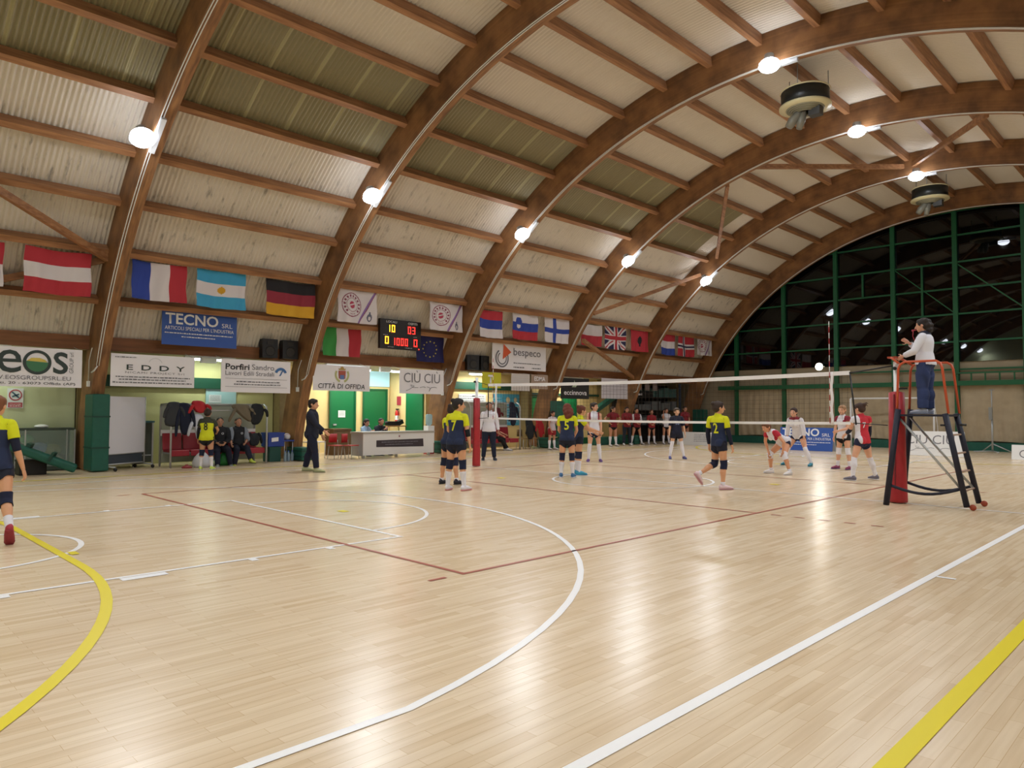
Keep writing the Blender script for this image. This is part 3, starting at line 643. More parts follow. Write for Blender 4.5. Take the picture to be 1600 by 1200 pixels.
# loudspeakers on the fascia
def speaker(y0, y1, label, X=-10.65, z=3.12, cone=True, rz=0):
    cy = (y0 + y1) / 2; r = empty('loudspeaker', (X, cy, z), rz, label, 'loudspeaker', 'black loudspeakers above the banners'); hw = (y1 - y0) / 2; h = .56
    m = MB(); m.add([(-.17, -hw * .8, 0), (-.17, hw * .8, 0), (.17, hw, 0), (.17, -hw, 0), (-.17, -hw * .8, h), (-.17, hw * .8, h), (.17, hw, h), (.17, -hw, h)], [(0, 1, 2, 3), (7, 6, 5, 4), (0, 4, 5, 1), (1, 5, 6, 2), (2, 6, 7, 3), (3, 7, 4, 0)])
    m.build('cabinet', M_BLACK, r)
    rot = Matrix.Rotation(math.pi / 2, 3, 'Y'); g = mat('speaker_cone', '2C2A28', .6)
    m = MB(); m.lathe([(.14, 0), (.15, .012), (.12, .012), (.05, .002), (.0, .01)], (.17, 0, .2), 20, rot=rot); m.build('woofer', g, r)
    m = MB(); m.box((.175, 0, .45), (.02, .2, .1)); m.build('horn', g, r)
    m = MB(); m.box((-.22, 0, .05), (.14, .06, .06)); m.build('bracket', M_STEEL, r)
speaker(-3.86, -3.38, 'black loudspeaker above the road works banner, left one'); speaker(-3.22, -2.72, 'black loudspeaker above the road works banner, right one by the arch')
speaker(4.28, 4.78, 'left loudspeaker of the black pair beside the white bespeco banner', rz=-.25); speaker(4.83, 5.32, 'right loudspeaker of the black pair beside the white bespeco banner', rz=.15)

# fluorescent battens
M_TUBE = mat('fluorescent_tube', 'DFF3FF', .4, emit=7); M_TUBE.node_tree.nodes['Principled BSDF'].inputs['Emission Color'].default_value = (.8, .93, 1, 1)
def batten(x, y, z, L, label, W, col, lit=True):
    r = empty('fluorescent_lamp', (x, y, z), 0, label, 'lamp', 'fluorescent lamps in the side bays')
    m = MB(); m.bb((x - .07, y - L / 2, z - .06), (x + .07, y + L / 2, z)); under(r, m.build('housing', M_WHITE))
    m = MB(); m.tube([(x, y - L / 2 + .03, z - .09), (x, y + L / 2 - .03, z - .09)], .03, 8); under(r, m.build('tube', M_TUBE if lit else M_WHITE))
    if lit:
        l = bpy.data.lights.new('tube_light', 'AREA'); l.shape = 'RECTANGLE'; l.size = .12; l.size_y = L; l.energy = W; l.color = col
        o = bpy.data.objects.new('tube_light', l); link(o); o.location = (x, y, z - .14); under(r, o)
batten(-11.35, -.4, 3.13, 1.7, 'lit strip lamp above the town banner', BAY_W, (.85, .95, 1)); batten(-12.9, .8, 3.13, 1.5, 'lit strip lamp in the green door bay', BAY_W * 1.6, (1, .95, .8))
batten(-12.7, 2.4, 3.13, 1.0, 'lit strip lamp by the fire extinguisher', BAY_W, (.9, .97, 1))
batten(-11.7, -4.9, 3.13, 1.5, 'strip lamp above the visitors dugout', BAY_W * .55, (.9, 1, .85)); batten(-11.6, -10.6, 3.13, 1.5, 'strip lamp above the glass case', BAY_W * .6, (.9, 1, .85))
batten(-11.8, 6.2, 3.13, 1.5, 'strip lamp above the red bench', BAY_W * 1.2, (1, .97, .88)); batten(-11.8, 11.8, 3.13, 1.5, 'strip lamp in the yellow door bay', BAY_W * 1.1, (1, .95, .78))
# small box lamps on the fascia
def boxlamp(y, label):
    r = empty('emergency_light', (-10.93, y, 2.94), 0, label, 'lamp', 'emergency lights between the banners')
    m = MB(); m.bb((-11.0, y - .22, 2.9), (-10.9, y + .22, 3.06)); under(r, m.build('housing', M_WHITE)); m = MB(); m.bb((-10.9, y - .19, 2.92), (-10.885, y + .19, 3.04)); under(r, m.build('diffuser', mat('diffuser', 'D8DCD0', .4)))
boxlamp(-5.25, 'small emergency light between the EDDY and Porfiri banners'); boxlamp(.82, 'small emergency light between the town banner and the signature banner')

# ------------------------------------------------------------ side bays
def door(x, y0, y1, z1, m, label, n, notice=False):
    g = MB(); g.bb((x, y0, 0), (x + .05, y1, z1)); d = g.build('door_%d' % n, m); struct(d)
    g = MB(); g.bb((x + .05, y0 - .06, 0), (x + .09, y0, z1 + .06)); g.bb((x + .05, y1, 0), (x + .09, y1 + .06, z1 + .06)); g.bb((x + .05, y0, z1), (x + .09, y1, z1 + .06)); under(d, g.build('door_frame', M_GREEN))
    g = MB(); g.bb((x + .05, y0 + .1, 1.0), (x + .1, y0 + .24, 1.06)); under(d, g.build('door_handle', M_SIL))
    return d
M_DOOR = mat('green_door', '0E6B3C', .45)
door(-13.98, .48, 1.5, 2.35, M_DOOR, '', 1); door(-13.98, 1.93, 2.95, 2.35, M_DOOR, '', 2); door(-13.98, 4.35 - 1.5, 5.4 - 1.5, 2.2, M_DOOR, '', 3) if False else None
# green side door on the partition wall of the scorer's bay
g = MB(); g.bb((-12.85, 3.12, 0), (-11.8, 3.18, 2.25)); struct(g.build('door_3', M_DOOR))
door(-12.58, 12.0, 12.9, 2.25, M_DOOR, '', 4); door(-12.58, 9.6, 10.4, 2.2, mat('green_door_light', '2E9C54', .45), '', 5)
# pale blue lit window/door panels
M_SKYG = mat('pale_blue_panel', 'A9D6E2', .4, emit=.35)
g = MB(); g.bb((-12.29, -4.78, 0), (-12.25, -3.85, 2.2)); struct(g.build('door_6', mat('pale_blue_door', 'A6CBD0', .5)))
g = MB(); g.bb((-13.98, .15, 2.5), (-13.94, 3.12, 3.1)); struct(g.build('window_2', M_SKYG))
g = MB(); g.bb((-13.0, 9.1, 0), (-12.9, 9.3, .1))
def sheet(name, X, y0, y1, z0, z1, m, label, cat, rows=None, ink=None, seed=1):
    r = empty(name, (X, y0, z0), 0, label, cat); g = MB(); g.bb((X, y0, z0), (X + .01, y1, z1)); under(r, g.build('sheet', m))
    if rows: greek(Frame((X + .01, y0, z0)), rows, ink or M_GREYINK, r, .004, seed)
    return r, Frame((X + .01, y0, z0))
sheet('notice', -12.24, -4.7, -4.32, 1.78, 2.02, mat('paper', 'DADFE2', .7), 'paper notice on the pale blue door', 'notice', [(.04, .34, .2 - i * .035, .012) for i in range(5)])
sheet('notice', -13.92, .8, 1.1, 1.3, 1.56, mat('paper', 'DADFE2', .7), 'small white notice on the left green door', 'notice', [(.04, .26, .2 - i * .04, .012) for i in range(4)])
sheet('notice', -13.97, 3.3 - .25, 3.1, 1.6, 1.9, M_REDP, 'red fire notice', 'notice') if False else None
r, f = sheet('safety_sign', -11.94, -9.84, -9.5, 1.58, 2.08, mat('paper', 'DADFE2', .7), 'white safety sign with red ring and red caption under the eos banner', 'sign')
poly(f, ring(.17, .33, .115, .14), mat('sign_red', 'B23A4A', .5), r, 'prohibition_ring', .005); poly(f, rect(.02, .02, .32, .14), mat('sign_red', 'B23A4A', .5), r, 'caption', .005); greek(f, [(.05, .29, .09, .02), (.05, .29, .045, .02)], M_WHITE, r, .008, 3)
poly(f, [[(.08, .4), (.11, .42), (.26, .27), (.23, .25)], [(.1, .27), (.24, .33), (.25, .37), (.1, .31)]], mat('sign_slate', '3C5F74', .5), r, 'pictogram', .006)
# fire extinguisher
r = empty('fire_extinguisher', (-13.5, 3.08, 1.0), 0, 'red fire extinguisher hung on the warm wall behind the scorers', 'fire extinguisher')
m = MB(); m.lathe([(0, 0), (.08, .01), (.085, .05), (.085, .42), (.06, .5), (.025, .54)], (-13.35, 3.08, 1.05), 18); under(r, m.build('cylinder', mat('extinguisher_red', 'C8281E', .35)))
m = MB(); m.bb((-13.39, 3.04, 1.59), (-13.31, 3.14, 1.64)); m.tube([(-13.3, 3.06, 1.6), (-13.22, 3.04, 1.5), (-13.24, 3.04, 1.25)], .012, 6); under(r, m.build('valve', M_BLACK)); m = MB(); m.lathe([(.087, .15), (.087, .32)], (-13.35, 3.08, 1.05), 18); under(r, m.build('label_band', M_WHITE))
m = MB(); m.bb((-13.5, 3.165, 1.78), (-13.25, 3.19, 2.12)); tag(m.build('fire_sign', mat('sign_red', 'B23A4A', .5)), 'red pictogram sign above the fire extinguisher', 'sign')
# posters in bay 3
CY = mat('poster_cyan', '4FA9C9', .6)
r, f = sheet('poster', -12.38, 8.0 - .1, 8.9, .95, 2.3, CY, 'pale blue information poster with round emblems behind the bench', 'poster'); poly(f, disc(.3, 1.1, .12) + disc(.75, 1.1, .1), mat('poster_peach', 'D9C9A0', .6), r, 'emblem', .005); greek(f, [(.08, .92, .8 - i * .11, .03) for i in range(7)], mat('poster_light', 'BFE0EA', .6), r, .005, 5)
r, f = sheet('poster', -12.38, 7.3, 7.88, .95, 2.3, CY, 'second pale blue poster panel left of the emblem poster', 'poster'); greek(f, [(.06, .5, 1.15 - i * .13, .04) for i in range(8)], mat('poster_light', 'BFE0EA', .6), r, .005, 7)
r, f = sheet('notice_board', -12.38, 5.4, 6.9, 1.3, 2.25, mat('paper', 'DADFE2', .7), 'white notice board of printed grids behind the second referee', 'notice board', [(.06, 1.4, .85 - i * .09, .035) for i in range(9)], seed=8)
# green pads on the arch feet
def pad(y, z, label, w=.36, x0=-11.2, x1=-9.98, z0=.02):
    t = empty('arch_pad', (-10.6, y, 0), 0, label, 'padding', 'green pads around the arch feet')
    m = MB(); m.bb((-11.3 if z < 1 else -10.85, y - .05, z0), (-10.28 if z < 1 else -10.15, y + AW + .05, z)); o = m.build('pad', M_PAD); under(t, o)
    bv = o.modifiers.new('b', 'BEVEL'); bv.width = .04; bv.segments = 3
    m = MB()
    for k in (.3, .7): m.bb((-11.31 if z < 1 else -10.86, y - .055, z * k), (-10.27 if z < 1 else -10.14, y + AW + .055, z * k + .04))
    under(t, m.build('strap', mat('dark_green_strap', '0A3F34', .6)))
pad(-8.34, 1.94, 'tall green pad on the nearest arch foot, left of the whiteboard'); pad(-2.6, .42, 'low green pad at the arch foot beside the walking coach'); pad(3.16, .46, 'low green pad at the arch foot behind player number 7')
pad(8.94, .46, 'low green pad at the arch foot beside the black jacket chair'); m = MB(); m.bb((-10.5, 8.86, .5), (-10.12, 9.3, 2.0)); tag(m.build('leg_pad', M_PAD), 'dark green upper pad on the arch leg left of player number 5', 'padding'); pad(14.67, .45, 'low green pad at the arch foot behind the red shirted row'); pad(20.72, 1.7, 'tall dark green pad at the farthest arch foot')
# ------------------------------------------------------------ volleyball net, posts, antennas
def post(x, label, pz, r0, z1, side):
    t = empty('net_post', (x, 0, 0), 0, label, 'net post', 'padded net posts')
    m = MB(); m.tube([(x, 0, .02), (x, 0, z1)], .045, 16); under(t, m.build('pole', M_WHITE))
    m = MB(); m.lathe([(.05, .02), (r0 * 1.12, .02), (r0 * 1.15, .06), (r0 * 1.05, .6), (r0, 1.2), (r0 * .96, pz - .02), (.05, pz)], (x, 0, 0), 20); o = under(t, m.build('pad', M_REDP))
    m = MB()
    m.box((x, -r0 * 1.0, pz * .55), (.02, .03, pz * .85)); under(t, m.build('pad_seam', mat('dark_red', '6E1A22', .6)))
    m = MB(); m.box((x + side * .1, 0, pz + .05), (.14, .05, .03)); m.tube([(x, -.05, z1 - .12), (x, -.1, z1 - .12)], .03, 10); under(t, m.build('winch', M_BLACK))
    return t
post(5.6, 'near net post in a tall red pad inside the referee stand', 1.93, .13, 2.45, 1); post(-5.3, 'far net post in a narrow red pad behind player number 7', 1.93, .1, 2.5, -1)
NZ0, NZ1, NX = 1.34, 2.32, 4.82
t = empty('volleyball_net', (0, 0, 0), 0, 'long volleyball net with white top and bottom bands', 'net')
def sagz(x, z): return z - .05 * (1 - (x / NX) ** 2) * (1 if z > 1.8 else .6)
def band(z0, z1, name, m, th=.012):
    n = 40; g = MB(); vs = []
    for i in range(n + 1):
        x = -NX + 2 * NX * i / n; vs += [(x, -th, sagz(x, z0)), (x, th, sagz(x, z0)), (x, th, sagz(x, z0) + z1 - z0), (x, -th, sagz(x, z0) + z1 - z0)]
    g.add(vs, [(4 * i + a, 4 * i + (a + 1) % 4, 4 * i + 4 + (a + 1) % 4, 4 * i + 4 + a) for i in range(n) for a in range(4)] + [(0, 1, 2, 3), (4 * n + 3, 4 * n + 2, 4 * n + 1, 4 * n)]); return under(t, g.build(name, m))
M_BAND = mat('net_band', 'F2F0F2', .6); band(NZ1 - .075, NZ1, 'top_band', M_BAND); band(NZ0, NZ0 + .05, 'bottom_band', M_BAND)
g = MB(); x = -NX
while x <= NX + .001:
    g.tube([(x, 0, sagz(x, NZ0) + .02), (x, .004 * math.sin(x * 9), 1.8), (x, 0, sagz(x, NZ1) - .04)], .0022, 4, cap=False); x += .1
for k in range(1, 10):
    z = NZ0 + .03 + (NZ1 - NZ0 - .06) * k / 10; g.tube([(-NX + 2 * NX * i / 30, 0, sagz(-NX + 2 * NX * i / 30, z)) for i in range(31)], .0022, 4, cap=False)
under(t, g.build('mesh', mat('net_cord', '3A2F26', .8)))
for x in (-4.5, 4.5):
    g = MB(); n = 12; g.tube([(x + .01 * math.sin(i * 1.3), -.012, NZ0 + (NZ1 - NZ0) * i / n - .01) for i in range(n + 1)], .026, 6); under(t, g.build('side_band', M_BAND))
for x in (-NX, NX):
    q = math.copysign(1, x); g = MB(); g.tube([(x, 0, NZ1 - .02), (x + q * .1 * (1 if x > 0 else 0), 0, NZ0 + .0)], .015, 8); under(t, g.build('end_dowel', M_BLACK))
    g = MB(); g.tube([(x, 0, NZ1 - .04), (q * (5.55 if x > 0 else 5.26), 0, 2.38)], .008 if x < 0 else .014, 6); under(t, g.build('tension_rope', M_BLACK)); g = MB(); g.tube([(x + q * .05, 0, NZ0 + .03), (q * 5.45, 0, NZ0 + .0)], .008, 6)
    under(t, g.build('tension_rope', M_BLACK))
def antenna(x, z0, z1, label, y=-.03):
    r = empty('antenna', (x, y, z0), 0, label, 'antenna', 'net antennas'); g = MB(); n = 18
    for i in range(n):
        a = z0 + (z1 - z0) * i / n; g.tube([(x, y, a), (x, y, a + (z1 - z0) / n)], .007, 6, mi=i % 2)
    under(r, g.build('rod', [mat('antenna_red', 'B0202A', .5), M_WHITE]))
antenna(4.47, NZ0 + .02, 3.25, 'thin red and white antenna rising from the near end of the net'); antenna(-4.6, NZ0, 3.1, 'thin antenna at the far end of the net by the yellow banner')

# ------------------------------------------------------------ referee stand
M_DK = mat('dark_navy_foam', '14162B', .6)
t = empty('referee_stand', (6.1, 0, 0), 0, 'dark referee stand with orange rails around the padded near net post', 'referee stand')
def tb(name, path, r, m, seg=10):
    g = MB(); g.tube(path, r, seg); return under(t, g.build(name, m))
for y0, y1 in ((-.46, -.32), (.42, .34)):
    tb('front_leg', [(5.55, y0, 0), (5.72, y1, 1.62)], .048, M_DK)
    tb('ladder_rail', [(6.68, -.22 if y0 < 0 else .56, .05), (6.42, y1, 1.55)], .045, M_DK)
    q = -.2 if y0 < 0 else .54
    tb('rail_hoop', [(5.7, y1, 1.55), (5.73, y1, 2.3), (5.76, y1, 2.38), (5.83, y1, 2.42), (6.3, y1, 2.42), (6.36, y1, 2.38), (6.39, y1, 2.3), (6.47, y1, 1.55)], .02, M_ORG)
    tb('diagonal_brace', [(5.72, y1 * .9, 1.48), (6.62, q * .9, .3)], .02, M_SIL)
    n = 10; tb('base_bar', [(5.6 + 1.02 * i / n, (y0 * .95 if i == 0 else y0 * .95 + (q - y0 * .95) * i / n), .34 - .12 * math.sin(math.pi * min(1, i / n)) + (.0)) for i in range(n + 1)], .024, M_DK)
    g = MB(); g.lathe([(.0, -.02), (.045, -.02), (.05, 0), (.045, .02), (0, .02)], (6.76, q, .05), 14, rot=Matrix.Rotation(math.pi / 2, 3, 'X')); under(t, g.build('wheel', mat('red_wheel', 'A5482F', .5)))
    g = MB(); g.tube([(6.68, q, .06), (6.76, q, .05)], .014, 6); under(t, g.build('wheel_fork', M_ORG))
for i, z in enumerate((.3, .6, .9, 1.2)):
    k = z / 1.55; x = 6.68 + (6.42 - 6.68) * k; tb('rung', [(x, -.22 - .1 * k, z), (x, .56 - .22 * k, z)], .016, mat('rung_wood', 'A88B78', .5))
g = MB(); g.bb((5.68, -.34, 1.5), (6.46, .36, 1.535)); under(t, g.build('platform', M_DK))
tb('front_rail', [(5.74, -.32, 2.4), (5.62, -.3, 2.5), (5.6, 0, 2.52), (5.62, .3, 2.5), (5.76, .34, 2.4)], .02, M_ORG)
g = MB(); g.bb((5.52, -.2, 2.5), (5.66, .2, 2.53)); under(t, g.build('desk_board', mat('orange_board', 'A8452C', .5)))
tb('hand_knob', [(6.42, -.32, 1.36), (6.36, -.36, 1.36)], .015, M_BLACK); tb('hand_knob', [(6.45, .34, 1.36), (6.56, .38, 1.36)], .02, M_BLACK)

# ------------------------------------------------------------ floor advertising boards
def aboard(x0, x1, y, h, label, m):
    r = empty('advertising_board', ((x0 + x1) / 2, y, 0), 0, label, 'advertising board', 'advertising boards standing on the floor')
    g = MB(); R = Matrix.Rotation(-.16, 3, 'X'); c = Vector(((x0 + x1) / 2, y, h / 2)); g.box(c, (x1 - x0, .02, h), R); under(r, g.build('panel', m))
    g = MB(); R2 = Matrix.Rotation(.2, 3, 'X'); g.box(c + Vector((0, .24, -.02)), (x1 - x0 - .02, .02, h * .98), R2); under(r, g.build('back_panel', mat('board_grey', 'C9CCD2', .5)))
    up = Vector((0, math.sin(.16), math.cos(.16))); O = c - Vector(((x1 - x0) / 2, 0, 0)) - up * h / 2
    return r, Frame(O, (1, 0, 0), up)
r, f = aboard(-3.75, -1.57, 15.8, .95, 'blue TECNO floor board behind the tall white shirted player', MBL); tecno(f, r, 1.1, 1.06)
r, f = aboard(.75, 2.98, 15.8, .9, 'white CIÙ CIÙ floor board seen through the referee stand', M_WHITE); ciu(f, r, .36, .1, .98)
r, f = aboard(4.4, 6.3, 15.7, .5, 'white floor board cut by the right edge of the picture', M_WHITE); poly(f, ring(.35, .2, .1, .13), M_GREYINK, r, 'logo')
r, f = aboard(-9.1, -7.0, 16.4, .62, 'low white floor board with small print left of player number 2', mat('board_white', 'D5D3D3', .5)); greek(f, [(.9, 2.0, .5 - i * .08, .03) for i in range(5)], M_GREYINK, r, seed=15)

# small white goal by the end wall
t = empty('goal', (-.85, 20.5, 0), 0, 'small white goal frame standing before the tarpaulins', 'goal')
for x in (-2.53, .84):
    g = MB(); g.tube([(x, 20.4, 0), (x, 20.4, 2.2)], .04, 10); under(t, g.build('upright', M_WHITE)); g = MB(); g.tube([(x, 20.4, .03), (x, 21.0, .03), (x, 20.9, 1.0), (x, 20.42, 2.15)], .015, 6); under(t, g.build('net_stay', M_WHITE))
g = MB(); g.tube([(-2.53, 20.4, 2.2), (.84, 20.4, 2.2)], .04, 10); under(t, g.build('crossbar', M_WHITE))
# winch stand
t = empty('winch_stand', (2.95, 20.2, 0), 0, 'silver telescopic stand on three splayed feet by the end wall', 'stand')
g = MB(); g.tube([(2.95, 20.2, .1), (2.95, 20.2, 1.4)], .035, 10); g.tube([(2.95, 20.2, 1.4), (2.95, 20.2, 2.5)], .022, 10); under(t, g.build('mast', M_SIL))
g = MB(); g.box((2.92, 20.15, 1.55), (.12, .12, .5)); g.box((2.95, 20.2, 2.5), (.14, .05, .04)); under(t, g.build('carriage', M_STEEL))
for a in (.2, 2.3, 3.5, 5.2):
    g = MB(); g.tube([(2.95, 20.2, .35 if a in (.2, 2.3) else .06), (2.95 + .65 * math.cos(a), 20.2 + .55 * math.sin(a), .03)], .022, 8); under(t, g.build('leg', M_SIL))

# ------------------------------------------------------------ whiteboard by the nearest arch
t = empty('whiteboard', (-10.6, -7.4, 0), 0, 'large blank white board on a wheeled frame beside the nearest arch', 'whiteboard')
def Q(u, z, d=0): a = Vector((-10.28, -8.02, 0)); b = Vector((-10.95, -6.92, 0)); e = (b - a).normalized(); n = Vector((e.y, -e.x, 0)); return a + e * u + n * d + Vector((0, 0, z))
WL = 1.29
g = MB(); g.beam(Q(.02, 1.16), Q(WL - .02, 1.16), .03, 1.46); under(t, g.build('board', mat('whiteboard_white', 'D6D6DE', .35)))
g = MB()
for u in (.0, WL): g.tube([Q(u, .1), Q(u, 1.9)], .022, 8)
g.tube([Q(0, .16), Q(WL, .16)], .02, 8); g.tube([Q(0, .42), Q(WL, .42)], .015, 8); under(t, g.build('frame', M_SIL))
g = MB(); g.beam(Q(.05, .29, -.03), Q(WL - .05, .29, -.03), .02, .24); under(t, g.build('lower_panel', mat('panel_dark', '39424C', .5)))
for u in (0, WL):
    g = MB(); g.tube([Q(u, .1, -.28), Q(u, .12, 0), Q(u, .1, .28)], .02, 8); under(t, g.build('foot', M_SIL))
    for d in (-.28, .28): g = MB(); g.ell(Q(u, .05, d), (.045, .045, .05)); under(t, g.build('castor', M_BLACK))

# grey cabinet beside the dugout
t = empty('cabinet', (-11.4, -6.9, 0), 0, 'dark low glazed cabinet between the whiteboard and the dugout', 'cabinet')
g = MB(); g.bb((-11.9, -7.1, .12), (-11.25, -6.62, 1.2)); under(t, g.build('body', mat('cabinet_dark', '3B4238', .4))); g = MB(); g.bb((-11.95, -7.14, 1.2), (-11.2, -6.58, 1.25)); under(t, g.build('top', mat('cabinet_teal', '3F6D74', .5)))
g = MB(); g.bb((-11.26, -7.1, .3), (-11.24, -6.62, .33)); g.bb((-11.25, -6.64, .0), (-11.21, -6.6, 1.2)); g.bb((-11.25, -7.12, .0), (-11.21, -7.08, 1.2)); under(t, g.build('edge_frame', M_SIL))

# dugouts with red seats
def dugout(y0, y1, x, label, z=1.72, n=5):
    t = empty('team_bench', (x, (y0 + y1) / 2, 0), 0, label, 'team bench', 'red seated team benches')
    for y in (y0, y1):
        g = MB(); g.tube([(x, y, 0), (x, y, z - .2), (x - .06, y, z - .06), (x - .2, y, z), (x - .75, y, z - .02), (x - .8, y, z - .1), (x - .8, y, 0)], .028, 8); under(t, g.build('side_frame', M_SIL))
    for xx, zz in ((x - .2, z), (x - .75, z - .02), (x - .06, z - .18)): g = MB(); g.tube([(xx, y0, zz), (xx, y1, zz)], .018, 8); under(t, g.build('top_rail', M_SIL))
    g = MB(); g.bb((x - .6, y0, .36), (x - .1, y1, .40)); under(t, g.build('seat_beam', M_SIL)); M_SEAT = mat('red_seat', '9A2230', .45)
    w = (y1 - y0) / n
    for i in range(n):
        a = y0 + i * w + .02; g = MB(); g.bb((x - .62, a, .4), (x - .08, a + w - .04, .46)); g.bb((x - .08, a, .3), (x - .05, a + w - .04, .46)); R = Matrix.Rotation(-.12, 3, 'Y'); g.box((x - .68, a + w / 2 - .02, .68), (.05, w - .04, .46), R); o = under(t, g.build('seat', M_SEAT))
        b = o.modifiers.new('b', 'BEVEL'); b.width = .02; b.segments = 2
    g = MB(); g.bb((x - .79, y0, .84), (x - .74, y1, 1.0)); under(t, g.build('back_rail', M_WHITE)); g = MB(); g.bb((x - .82, y0, .1), (x - .8, y1, z)); under(t, g.build('back_panel', mat('clear_grey_panel', 'A9AFA0', .3)))
    return t
dugout(-6.45, -3.75, -10.35, 'silver framed bench of red seats beside the whiteboard, where two men sit')
dugout(4.6, 7.3, -10.75, 'silver framed bench of red seats behind the second referee', 1.9)

# clothes hung on the dugouts
def cloth(path, w, m, label, cat='jacket', name='hung_jacket', seed=0, th=.07):
    rr = random.Random(seed); g = MB(); P = [Vector(p) for p in path]
    rs = []
    n = len(P); vs = []; seg = 14
    for i in range(n):
        t = i / (n - 1)
        for k in range(seg):
            a = 2 * math.pi * k / seg; rw = .8 * w[i] * (1 + .16 * math.sin(3 * a + i * 1.7) + rr.uniform(-.09, .09)); vs.append(P[i] + Vector((th * math.cos(a) * (1 + .3 * math.sin(5 * a)), rw * math.sin(a), .03 * math.sin(4 * a))))
    g.add(vs, [(i * seg + k, i * seg + (k + 1) % seg, (i + 1) * seg + (k + 1) % seg, (i + 1) * seg + k) for i in range(n - 1) for k in range(seg)] + [tuple(range(seg))[::-1], tuple((n - 1) * seg + k for k in range(seg))], 0, True)
    top, low = P[1], P[-1]
    for s_, k_ in ((-1, rr.uniform(.5, 1.05)), (1, rr.uniform(.4, .95))):       # sleeves
        q = [top + Vector((.02, s_ * w[1] * .55, 0))]
        for j in (1, 2, 3): q.append(q[0] + Vector((.03 + rr.uniform(-.02, .03), s_ * w[1] * (.25 + .1 * j) * rr.uniform(.6, 1.1), -(top.z - low.z + .05) * k_ * j / 3)))
        g.tube(q, [.05, .055, .045, .04], 8)
    o = g.build(name, m); s = o.modifiers.new('s', 'SUBSURF'); s.levels = 1; s.render_levels = 1
    return tag(o, label, cat)
DX = -10.35
MJ = mat('black_fabric', '1D2024', .9, bump=.2)
cloth([(DX - .1, -6.35, 1.78), (DX - .02, -6.38, 1.65), (DX, -6.4, 1.4), (DX + .02, -6.42, 1.08)], [.2, .26, .3, .3], mat('dark_grey_fabric', '34363A', .9), 'dark grey jacket hung at the left end of the dugout', seed=1)
cloth([(DX - .08, -6.12, 1.76), (DX, -6.1, 1.6), (DX + .02, -6.08, 1.2), (DX + .03, -6.1, .85)], [.2, .25, .22, .13], mat('navy_fabric', '141A30', .9), 'long navy jacket hung beside the red top', seed=2)
cloth([(DX - .1, -5.75, 1.82), (DX, -5.72, 1.7), (DX + .02, -5.68, 1.45)], [.17, .28, .2], mat('red_fabric', 'B3272F', .85), 'red top thrown over the dugout rail', 'top', 'red_top', seed=3)
cloth([(DX + .02, -5.78, 1.45), (DX + .03, -5.76, 1.25), (DX + .03, -5.74, 1.06), (DX + .03, -5.74, .72)], [.18, .26, .1, .08], mat('white_fabric', 'C6CAD6', .85), 'white top with hanging sleeve below the red top', 'top', 'white_top', seed=4)
cloth([(DX - .1, -4.55, 1.74), (DX - .02, -4.5, 1.62), (DX, -4.42, 1.42), (DX, -4.2, 1.2)], [.33, .36, .2, .12], mat('khaki_fabric', '6E6452', .9), 'khaki coat thrown over the dugout rail', 'coat', 'coat', seed=5)
cloth([(DX - .1, -4.05, 1.76), (DX - .02, -4.0, 1.6), (DX, -4.08, 1.3), (DX, -4.12, 1.12)], [.2, .26, .22, .12], MJ, 'black coat with fur edge at the right end of the dugout', 'coat', 'coat', seed=6)
cloth([(DX - .6, -3.98, .84), (DX - .3, -4.0, .9), (DX - .15, -4.05, .7), (DX - .1, -4.1, .5)], [.12, .2, .22, .16], MJ, 'black jacket lying on the right end seats', seed=7)
cloth([(-10.7, 6.0, 1.72), (-10.66, 5.98, 1.5), (-10.65, 5.98, 1.3)], [.16, .2, .18], mat('maroon_fabric', '5E1824', .9), 'maroon jacket hung behind the seated player in red', seed=8)
cloth([(-10.72, 6.75, 1.95), (-10.65, 6.8, 1.75), (-10.64, 6.8, 1.3), (-10.64, 6.78, .95)], [.14, .26, .24, .16], mat('navy_fabric', '141A30', .9), 'dark jacket with maroon hood on the far bench post', seed=9)
cloth([(-10.72, 7.75, 1.3), (-10.65, 7.8, 1.0), (-10.64, 7.8, .6), (-10.64, 7.78, .4)], [.24, .3, .26, .16], MJ, 'black jacket hung over a chair right of the far bench', seed=10)
cloth([(-10.7, 8.35, 1.28), (-10.62, 8.3, 1.1), (-10.62, 8.45, .8), (-10.62, 8.4, .45)], [.2, .26, .2, .1], mat('red_fabric', 'B3272F', .85), 'red jacket hung over a chair beside the tall green pad', seed=11)

# bags, boxes, crates
def bag(x, y, r, h, m, label, name='bag', cat='bag', seed=0):
    g = MB(); rr = random.Random(seed); prof = [(0, 0), (.9, .02), (1.0, .3), (.85, .6), (.5, .85), (.22, 1.0), (.0, .98)]; seg = 18; vs = []
    for a, z in prof:
        for k in range(seg): t = 2 * math.pi * k / seg; w = 1 + rr.uniform(-.07, .07); vs.append((x + r * a * w * math.cos(t) + .01, y + r * a * w * math.sin(t) * 1.1, h * z))
    g.add(vs, [(i * seg + k, i * seg + (k + 1) % seg, (i + 1) * seg + (k + 1) % seg, (i + 1) * seg + k) for i in range(len(prof) - 1) for k in range(seg)], 0, True)
    o = g.build('sack', m); t = empty(name, (x, y, 0), 0, label, cat); under(t, o)
    g = MB(); g.tube([(x, y - r * .3, h * .9), (x, y - r * .2, h * 1.15), (x, y + r * .2, h * 1.15), (x, y + r * .3, h * .9)], .012, 6); under(t, g.build('handle', m)); return t
bag(-10.1, -5.72, .22, .42, mat('white_plastic', 'C9CBD2', .5), 'white plastic bag on the floor left of player number 8')
bag(-10.4, -4.98, .22, .36, mat('green_bag', '1F7A2E', .55), 'green bag on the floor right of player number 8')
bag(-10.0, -6.15, .12, .08, mat('red_bag', '8E2A30', .6), 'small dark red bag lying left of the white bag')
